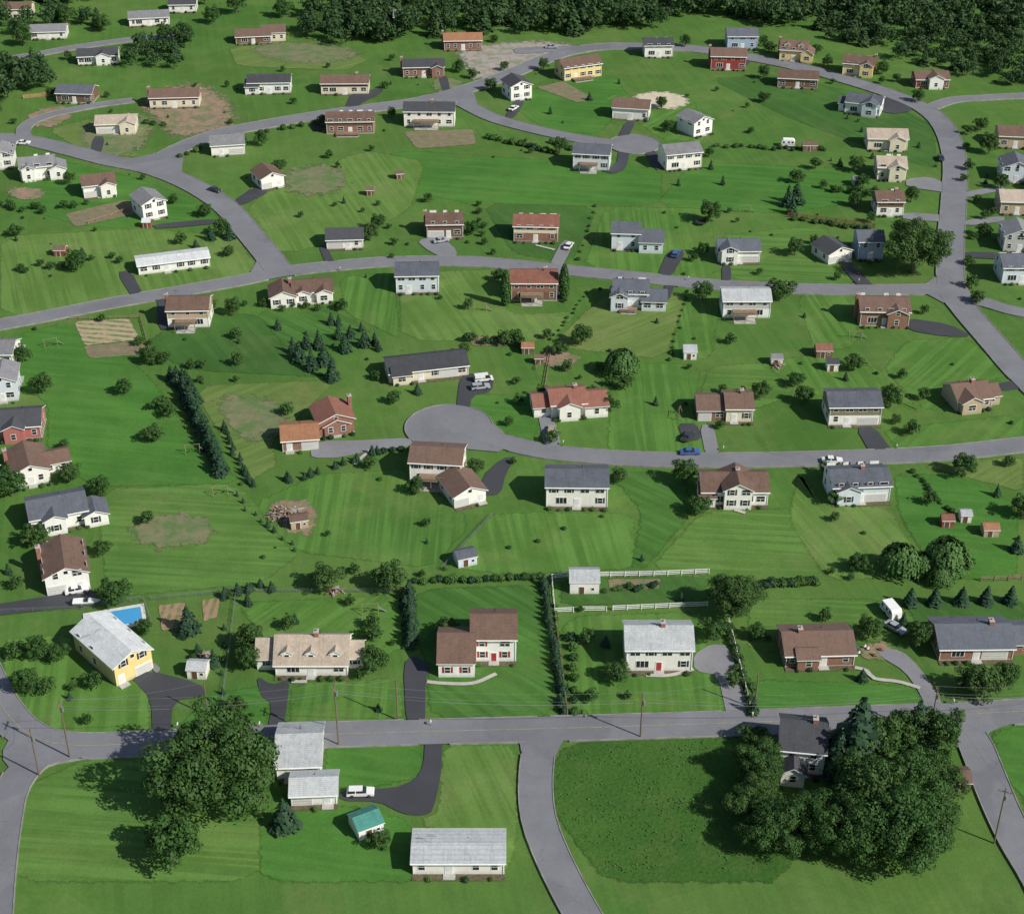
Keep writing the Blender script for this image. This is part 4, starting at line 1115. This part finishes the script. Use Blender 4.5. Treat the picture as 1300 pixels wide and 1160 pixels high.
fence([(680,470),(700,440),(690,500)], 1.0, 2, 2.5, WOOD, 'garden_fence')
fence([(112,285),(180,262)], 1.2, 3, 2.5, WOOD, 'wooden_rail_fence')
fence([(1245,738),(1297,736)], 1.3, 3, 2.6, WOOD, 'wooden_rail_fence')

# ------------------------------------------------------------------ swimming pool
def pool():
    c = G(146,786); e = bpy.data.objects.new('swimming_pool', None); COL.objects.link(e); e.location = (*c, 0)
    a = G(112,793); b_ = G(182,781); ang = math.atan2(b_[1]-a[1], b_[0]-a[0]); e.rotation_euler = (0, 0, ang)
    m, nt, N, L, B = new_mat('pool_water')
    B.inputs['Base Color'].default_value = (0.07, 0.33, 0.62, 1); B.inputs['Roughness'].default_value = 0.06
    bp = N.new('ShaderNodeBump'); bp.inputs['Strength'].default_value = 0.15; L.new(noise(nt, coords(nt), 2.5), bp.inputs['Height']); L.new(bp.outputs[0], B.inputs['Normal'])
    dk = MB(); W_, D_ = 6.0, 3.4
    for x0, x1, y0, y1 in ((-W_,W_,-D_,-D_+0.9),(-W_,W_,D_-0.8,D_),(-W_,-W_+.8,-D_+0.9,D_-.8),(W_-.8,W_,-D_+0.9,D_-.8)):
        dk.box(x0, x1, y0, y1, 0.0, 0.26, plain('pool_deck_concrete', (0.62,0.61,0.57)))
    dk.obj('pool_deck', parent=e)
    w = MB(); w.box(-W_+.8, W_-.8, -D_+.9, D_-.8, 0.02, 0.2, m); w.obj('water', parent=e)
    l = MB(); l.cyl((W_-1.2,-D_+.8,.26),(W_-1.2,-D_+.8,1.0),.04,.04,WP); l.cyl((W_-1.7,-D_+.8,.26),(W_-1.7,-D_+.8,1.0),.04,.04,WP)
    l.box(-W_-.6,-W_+.1,-.3,.3,.3,.42,WP); l.obj('ladder_and_diving_board', parent=e)
pool()

# ------------------------------------------------------------------ vehicles
TYRE = plain('tyre_rubber', (0.02,0.02,0.02), .8)
def carmesh(col, kind):
    key = 'car_paint_'+''.join('%02d' % int(c*99) for c in col)
    if key in MATS: pm = MATS[key]
    else:
        pm, nt, N, L, B = new_mat(key); B.inputs['Base Color'].default_value = (*col, 1); B.inputs['Roughness'].default_value = 0.3
        B.inputs['Coat Weight'].default_value = 0.4; MATS[key] = pm
    mb = MB(); hl = 2.35
    prof = [(-hl,.35),(-hl,.78),(-hl+.25,.86),(-1.35,.92),(1.1,.95),(hl-.15,.82),(hl,.7),(hl,.35)]
    w = 0.9
    n = len(prof); vs = [(x, -w, z) for x, z in prof]+[(x, w, z) for x, z in prof]
    mb.add(vs, [(i, (i+1) % n, n+(i+1) % n, n+i) for i in range(n)]+[tuple(range(n-1, -1, -1)), tuple(range(n, 2*n))], pm)
    if kind == 'wagon': g = [(-2.2,.88),(-1.95,1.38),(.35,1.4),(1.05,.93)]
    elif kind == 'van': g = [(-2.3,.86),(-2.25,1.85),(1.1,1.85),(1.75,.9)]
    else: g = [(-1.65,.9),(-1.0,1.36),(.25,1.38),(1.0,.93)]
    w0, w1 = .82, .66
    vs = [(g[0][0],-w0,g[0][1]),(g[3][0],-w0,g[3][1]),(g[3][0],w0,g[3][1]),(g[0][0],w0,g[0][1]),
          (g[1][0],-w1,g[1][1]),(g[2][0],-w1,g[2][1]),(g[2][0],w1,g[2][1]),(g[1][0],w1,g[1][1])]
    mb.add(vs, [(4,5,6,7),(0,1,5,4),(1,2,6,5),(2,3,7,6),(3,0,4,7)], GL)
    zt = g[1][1]; mb.box(g[1][0]-.04, g[2][0]+.04, -.69, .69, zt-.02, zt+.05, pm)
    x = (g[1][0]+g[2][0])/2
    for sy in (-1, 1): mb.add([(x-.07,sy*.83,.9),(x+.07,sy*.83,.9),(x+.07,sy*.68,zt),(x-.07,sy*.68,zt)], [(0,1,2,3)], pm)
    if kind == 'van': mb.box(-2.27, .3, -.78, .78, 1.0, 1.8, pm)
    for x in (-1.45, 1.45):
        for sy in (-1, 1):
            mb.cyl((x, sy*.72, .33), (x, sy*.93, .33), .33, .33, TYRE, 12); mb.cyl((x, sy*.93, .33), (x, sy*.945, .33), .18, .18, CHROME, 10)
    mb.box(-hl-.06, -hl+.02, -.85, .85, .42, .56, CHROME); mb.box(hl-.02, hl+.06, -.85, .85, .42, .56, CHROME)
    for sy in (-.65, .65):
        mb.box(hl-.01, hl+.03, sy-.14, sy+.14, .6, .72, WP); mb.box(-hl-.03, -hl+.01, sy-.14, sy+.14, .62, .74, DOOR['r'])
    return mb.mesh('car')
WH=(0.75,0.75,0.73); BL=(0.05,0.12,0.3); DK=(0.04,0.045,0.05); TN=(0.35,0.3,0.22); SV=(0.35,0.37,0.4)
for u, v, rot, col, kind, nm in [(458,1009,2,WH,'wagon','station_wagon'),(876,577,2,BL,'sedan','parked_car'),(873,557,60,DK,'sedan','parked_car'),(1056,588,-3,WH,'sedan','white_car'),
   (614,484,12,WH,'van','white_van'),(610,494,12,SV,'wagon','parked_car'),(98,752,20,WH,'sedan','parked_car'),(1136,800,-50,SV,'sedan','parked_car'),
   (273,244,-35,DK,'sedan','parked_car'),(1194,203,85,DK,'sedan','moving_car'),
   (30,184,0,WH,'sedan','parked_car'),(700,550,80,TN,'wagon','parked_car'),(560,308,20,SV,'sedan','parked_car'),(722,315,70,WH,'sedan','parked_car'),
   (858,325,70,BL,'wagon','parked_car'),(652,140,60,WH,'sedan','parked_car'),(1112,136,-20,WH,'sedan','parked_car'),(700,62,0,SV,'sedan','parked_car')]:
    x, y = G(u, v); z = 0.3 if on_road(x, y, -.5) else 0.22
    inst(nm, carmesh(col, kind), x, y, z, math.radians(rot))
def camper(u, v, rot, nm='camper_trailer', L_=5.5):
    mb = MB(); x, y = G(u, v); h = L_/2
    vs = [(-h,.5),(-h+.1,2.2),(-h+.6,2.6),(h-.6,2.6),(h-.05,2.1),(h,.5)]
    n = len(vs); V_ = [(a, -1.1, z) for a, z in vs]+[(a, 1.1, z) for a, z in vs]
    mb.add(V_, [(i, (i+1) % n, n+(i+1) % n, n+i) for i in range(n)]+[tuple(range(n-1,-1,-1)), tuple(range(n,2*n))], WP)
    for sx in (-1.5, 0.2, 1.4):
        for sy in (-1, 1): mb.box(sx-.35, sx+.35, min(sy*1.1, sy*1.13), max(sy*1.1, sy*1.13), 1.5, 2.05, GL)
    mb.box(-h+.3, h-.3, -1.125, 1.125, 1.05, 1.2, DOOR['b'])
    for sy in (-1, 1): mb.cyl((-.3, sy*.9, .38), (-.3, sy*1.12, .38), .38, .38, TYRE, 12)
    mb.box(h, h+1.2, -.06, .06, .45, .55, TYRE); mb.cyl((h+1.1, 0, .1), (h+1.1, 0, .5), .06, .06, TYRE)
    mb.obj(nm, (x, y, 0.05), math.radians(rot))
camper(1130,780,-72,L_=4.8); camper(1000,186,-5,L_=4.5)
def boat(u, v, rot):
    mb = MB(); x, y = G(u, v); secs = [(-2.6,.9,.5),(-1,1.0,.45),(1,.85,.5),(2.2,.4,.7),(2.8,.03,.9)]; vs = []; fs = []
    for a, w, z in secs: vs += [(a,-w,1.1),(a,-w*.6,z),(a,w*.6,z),(a,w,1.1)]
    for i in range(len(secs)-1):
        for k in range(3): fs.append((4*i+k, 4*i+k+1, 4*i+5+k, 4*i+4+k))
        fs.append((4*i+3, 4*i, 4*i+4, 4*i+7))
    fs.append((0,3,2,1)); mb.add(vs, fs, WP); mb.box(-.2, .5, -.6, .6, 1.1, 1.5, GL); mb.box(-2.9,-2.6,-.25,.25,.7,1.5,TYRE)
    for sy in (-.9, .9): mb.cyl((-.8, sy-.1, .3), (-.8, sy+.1, .3), .3, .3, TYRE, 10)
    mb.box(-2, 3.4, -.05, .05, .35, .45, TYRE); mb.obj('boat_on_trailer', (x, y, 0.1), math.radians(rot))
boat(110,768,5)

# ------------------------------------------------------------------ yard things
def swing(u, v, rot, mat=WOOD):
    mb = MB(); x, y = G(u, v)
    for sx in (-1.6, 1.6):
        for sy in (-.9, .9): mb.cyl((sx, sy, 0), (sx, 0, 2.3), .06, .06, mat, 6)
    mb.cyl((-1.8,0,2.3),(1.8,0,2.3),.06,.06,mat,6)
    for a in (-.8, .6):
        for q in (-.22, .22): mb.cyl((a+q,0,2.3),(a+q,.1,.55),.015,.015,CHROME,4)
        mb.box(a-.25, a+.25, 0, .22, .5, .55, TYRE)
    mb.add([(1.7,-.22,1.5),(1.7,.22,1.5),(3.2,.22,.15),(3.2,-.22,.15)], [(0,3,2,1)], GALV)
    mb.obj('swing_set', (x, y, 0), math.radians(rot))
for a in [(862,530,80),(1085,430,0),(65,440,20),(245,575,10),(945,270,5),(280,628,15),(1135,380,10),(610,395,0),(470,778,5)]: swing(*a)
def trampoline(u, v):
    mb = MB(); x, y = G(u, v); mb.cyl((0,0,.85),(0,0,.9),1.8,1.8,TYRE,20)
    for k in range(6): a = k*1.047; mb.cyl((1.7*math.cos(a),1.7*math.sin(a),0),(1.7*math.cos(a),1.7*math.sin(a),.85),.04,.04,CHROME,5)
    mb.obj('trampoline', (x, y, 0))
trampoline(890,285)
def playpile(u, v):
    mb = MB(); x, y = G(u, v); cols = [plain('toy_red',(0.4,.05,.03)), plain('toy_yellow',(0.5,.38,.06)), plain('toy_blue',(0.04,.12,.4)), WP, WOOD]
    r = random.Random(3)
    for i in range(10):
        a, b_ = r.uniform(-3.5, 3.5), r.uniform(-2, 2); c = r.choice(cols)
        mb.box(a-.25, a+.25, b_-.16, b_+.16, .15, .4, c); mb.box(a-.05, a+.2, b_-.12, b_+.12, .4, .65, c)
        for q in (-.2, .2): mb.cyl((a+q, b_-.2, .14), (a+q, b_+.2, .14), .13, .13, TYRE, 8)
    mb.obj('ride_on_toys', (x, y, 0.14))
playpile(1100,826)
def lumber(u, v, n=90, R_=4.2):
    mb = MB(); x, y = G(u, v); r = random.Random(9); cols = [WOOD, plain('old_timber',(0.3,.27,.24)), plain('rusty_metal',(.2,.1,.06)), plain('grey_board',(.4,.39,.37))]
    for i in range(n):
        a = r.uniform(0, 6.28); q = R_*math.sqrt(r.random()); z = (1-q/R_)*1.6*r.random()
        M = Matrix.Translation((q*math.cos(a), q*math.sin(a)*.7, z+.15)) @ Matrix.Rotation(r.uniform(0, 3.1), 4, 'Z') @ Matrix.Rotation(r.uniform(-.3, .3), 4, 'Y')
        l = r.uniform(.3, 1.1); mb.box(-l, l, -.11, .11, -.05, .07, r.choice(cols), M)
    mb.obj('lumber_pile', (x, y, 0.13))
lumber(364,655,150); lumber(260,835,30,1.6); lumber(425,752,30,1.6); lumber(988,466,24,1.6)
def pole(u, v, vt, arm=True, rot=0):
    x, y = G(u, v)
    b_ = (vt-580)/F; k = (CP-b_*SP)/(SP+b_*CP); h = H - y/k
    mb = MB(); mb.cyl((0,0,-.2),(0,0,h),.17,.11,plain('pole_wood',(.16,.115,.08)),8)
    if arm:
        M = Matrix.Rotation(rot, 4, 'Z'); mb.box(-.07,.07,-1.1,1.1,h-.9,h-.76,WOOD,M)
        for q in (-1,-.4,.4,1): mb.cyl(tuple(M @ Vector((0,q,h-.76))), tuple(M @ Vector((0,q,h-.56))), .05,.04,CHROME,6)
        mb.cyl((.3,0,h-2.6),(.3,0,h-1.7),.25,.25,GALV,10)
    mb.obj('utility_pole', (x, y, 0)); return Vector((x, y, h))
tops = [pole(50,985,925), pole(89,962,888), pole(430,946,868), pole(813,936,880), pole(1180,932,872), pole(1400,915,858)]
p5 = pole(264,908,866,False); p6 = pole(505,914,862,False); p7 = pole(958,900,855,False); p8 = pole(1262,1070,1000,True,1.2)
wr = MB(); WIRE = plain('cable', (0.22,0.22,0.23), .5)
def wire(a, b_, sag=1.0, r=0.016):
    prev = None
    for i in range(13):
        t = i/12; p = a.lerp(b_, t); p = Vector((p.x, p.y, p.z-sag*4*t*(1-t)))
        if prev is not None: wr.cyl(prev, p, r, r, WIRE, 3)
        prev = p
for a, b_ in zip(tops[:-1], tops[1:]):
    for q in (-1, 1): wire(a+Vector((0,q,-.56)), b_+Vector((0,q,-.56)), 1.4)
    wire(a+Vector((0,0,-2)), b_+Vector((0,0,-2)), 1.6, .028)
wire(tops[2], p6, .6); wire(tops[1], p5, 1); wire(tops[3], p7, .8); wire(tops[4], p8, 1)
wr.obj('overhead_wires')
def mailbox(u, v):
    x, y = G(u, v); mb = MB(); mb.box(-.05,.05,-.05,.05,0,1.1,WOOD); mb.box(-.13,.13,-.28,.28,1.1,1.3,WP)
    mb.cyl((0,-.28,1.3),(0,.28,1.3),.13,.13,WP,10); mb.box(.14,.16,-.05,.05,1.25,1.5,DOOR['r']); mb.obj('mailbox', (x, y, 0))
for p in [(226,925),(330,924),(547,922),(955,912),(1210,895),(600,590),(715,566),(918,573),(1138,571),(432,345),(874,357),(1090,360)]: mailbox(*p)

STEP = plain('path_concrete', (0.42,0.4,0.36))
for i, pts in enumerate([[(1085,848),(1100,852),(1110,862),(1140,866),(1168,874)],[(820,858),(850,858),(880,850)],[(630,856),(600,868),(560,868),(542,866)],[(390,866),(370,866)],
     [(680,312),(704,318)],[(450,590),(470,572)],[(932,648),(946,652)]]):
    cpts = catmull([G(*p) for p in pts], 1.0)
    t = np.gradient(cpts, axis=0); t /= np.linalg.norm(t, axis=1)[:, None]; n = np.column_stack([-t[:,1], t[:,0]])
    mb = MB(); vs = []; fs = []
    for k in range(len(cpts)):
        a = cpts[k]-n[k]*.45; b_ = cpts[k]+n[k]*.45; vs += [(a[0],a[1],.264),(b_[0],b_[1],.264)]
        if k: fs.append((2*k-2,2*k,2*k+1,2*k-1))
    mb.add(vs, fs, STEP); mb.obj('garden_path')

# ------------------------------------------------------------------ light, sky, camera
el = math.radians(38); hx, hy = 0.85, -0.53
hn = math.hypot(hx, hy); hx /= hn; hy /= hn
d = Vector((-hx*math.cos(el), -hy*math.cos(el), -math.sin(el)))
sl = bpy.data.lights.new('sun', 'SUN'); sl.energy = 5.0; sl.angle = math.radians(0.5); sl.color = (1.0, 0.96, 0.88)
so = bpy.data.objects.new('sun', sl); COL.objects.link(so); so.rotation_euler = d.to_track_quat('-Z', 'Y').to_euler(); so.location = (200, -100, 400)
w = bpy.data.worlds.new('World'); scene.world = w; w.use_nodes = True
sk = w.node_tree.nodes.new('ShaderNodeTexSky'); sk.sky_type = 'NISHITA'; sk.sun_disc = False
sk.sun_elevation = el; sk.sun_rotation = math.atan2(hx, hy)
bg = w.node_tree.nodes['Background']; bg.inputs['Strength'].default_value = 0.085
w.node_tree.links.new(sk.outputs[0], bg.inputs['Color'])
cam = bpy.data.cameras.new('camera'); co = bpy.data.objects.new('camera', cam); COL.objects.link(co)
co.location = (0, 0, H); co.rotation_euler = (math.pi/2-P, 0, 0)
cam.sensor_width = 36; cam.lens = 36*F/1300; cam.clip_end = 20000; cam.clip_start = 1
scene.camera = co
scene.view_settings.view_transform = 'Standard'; scene.view_settings.look = 'None'; scene.view_settings.exposure = 0
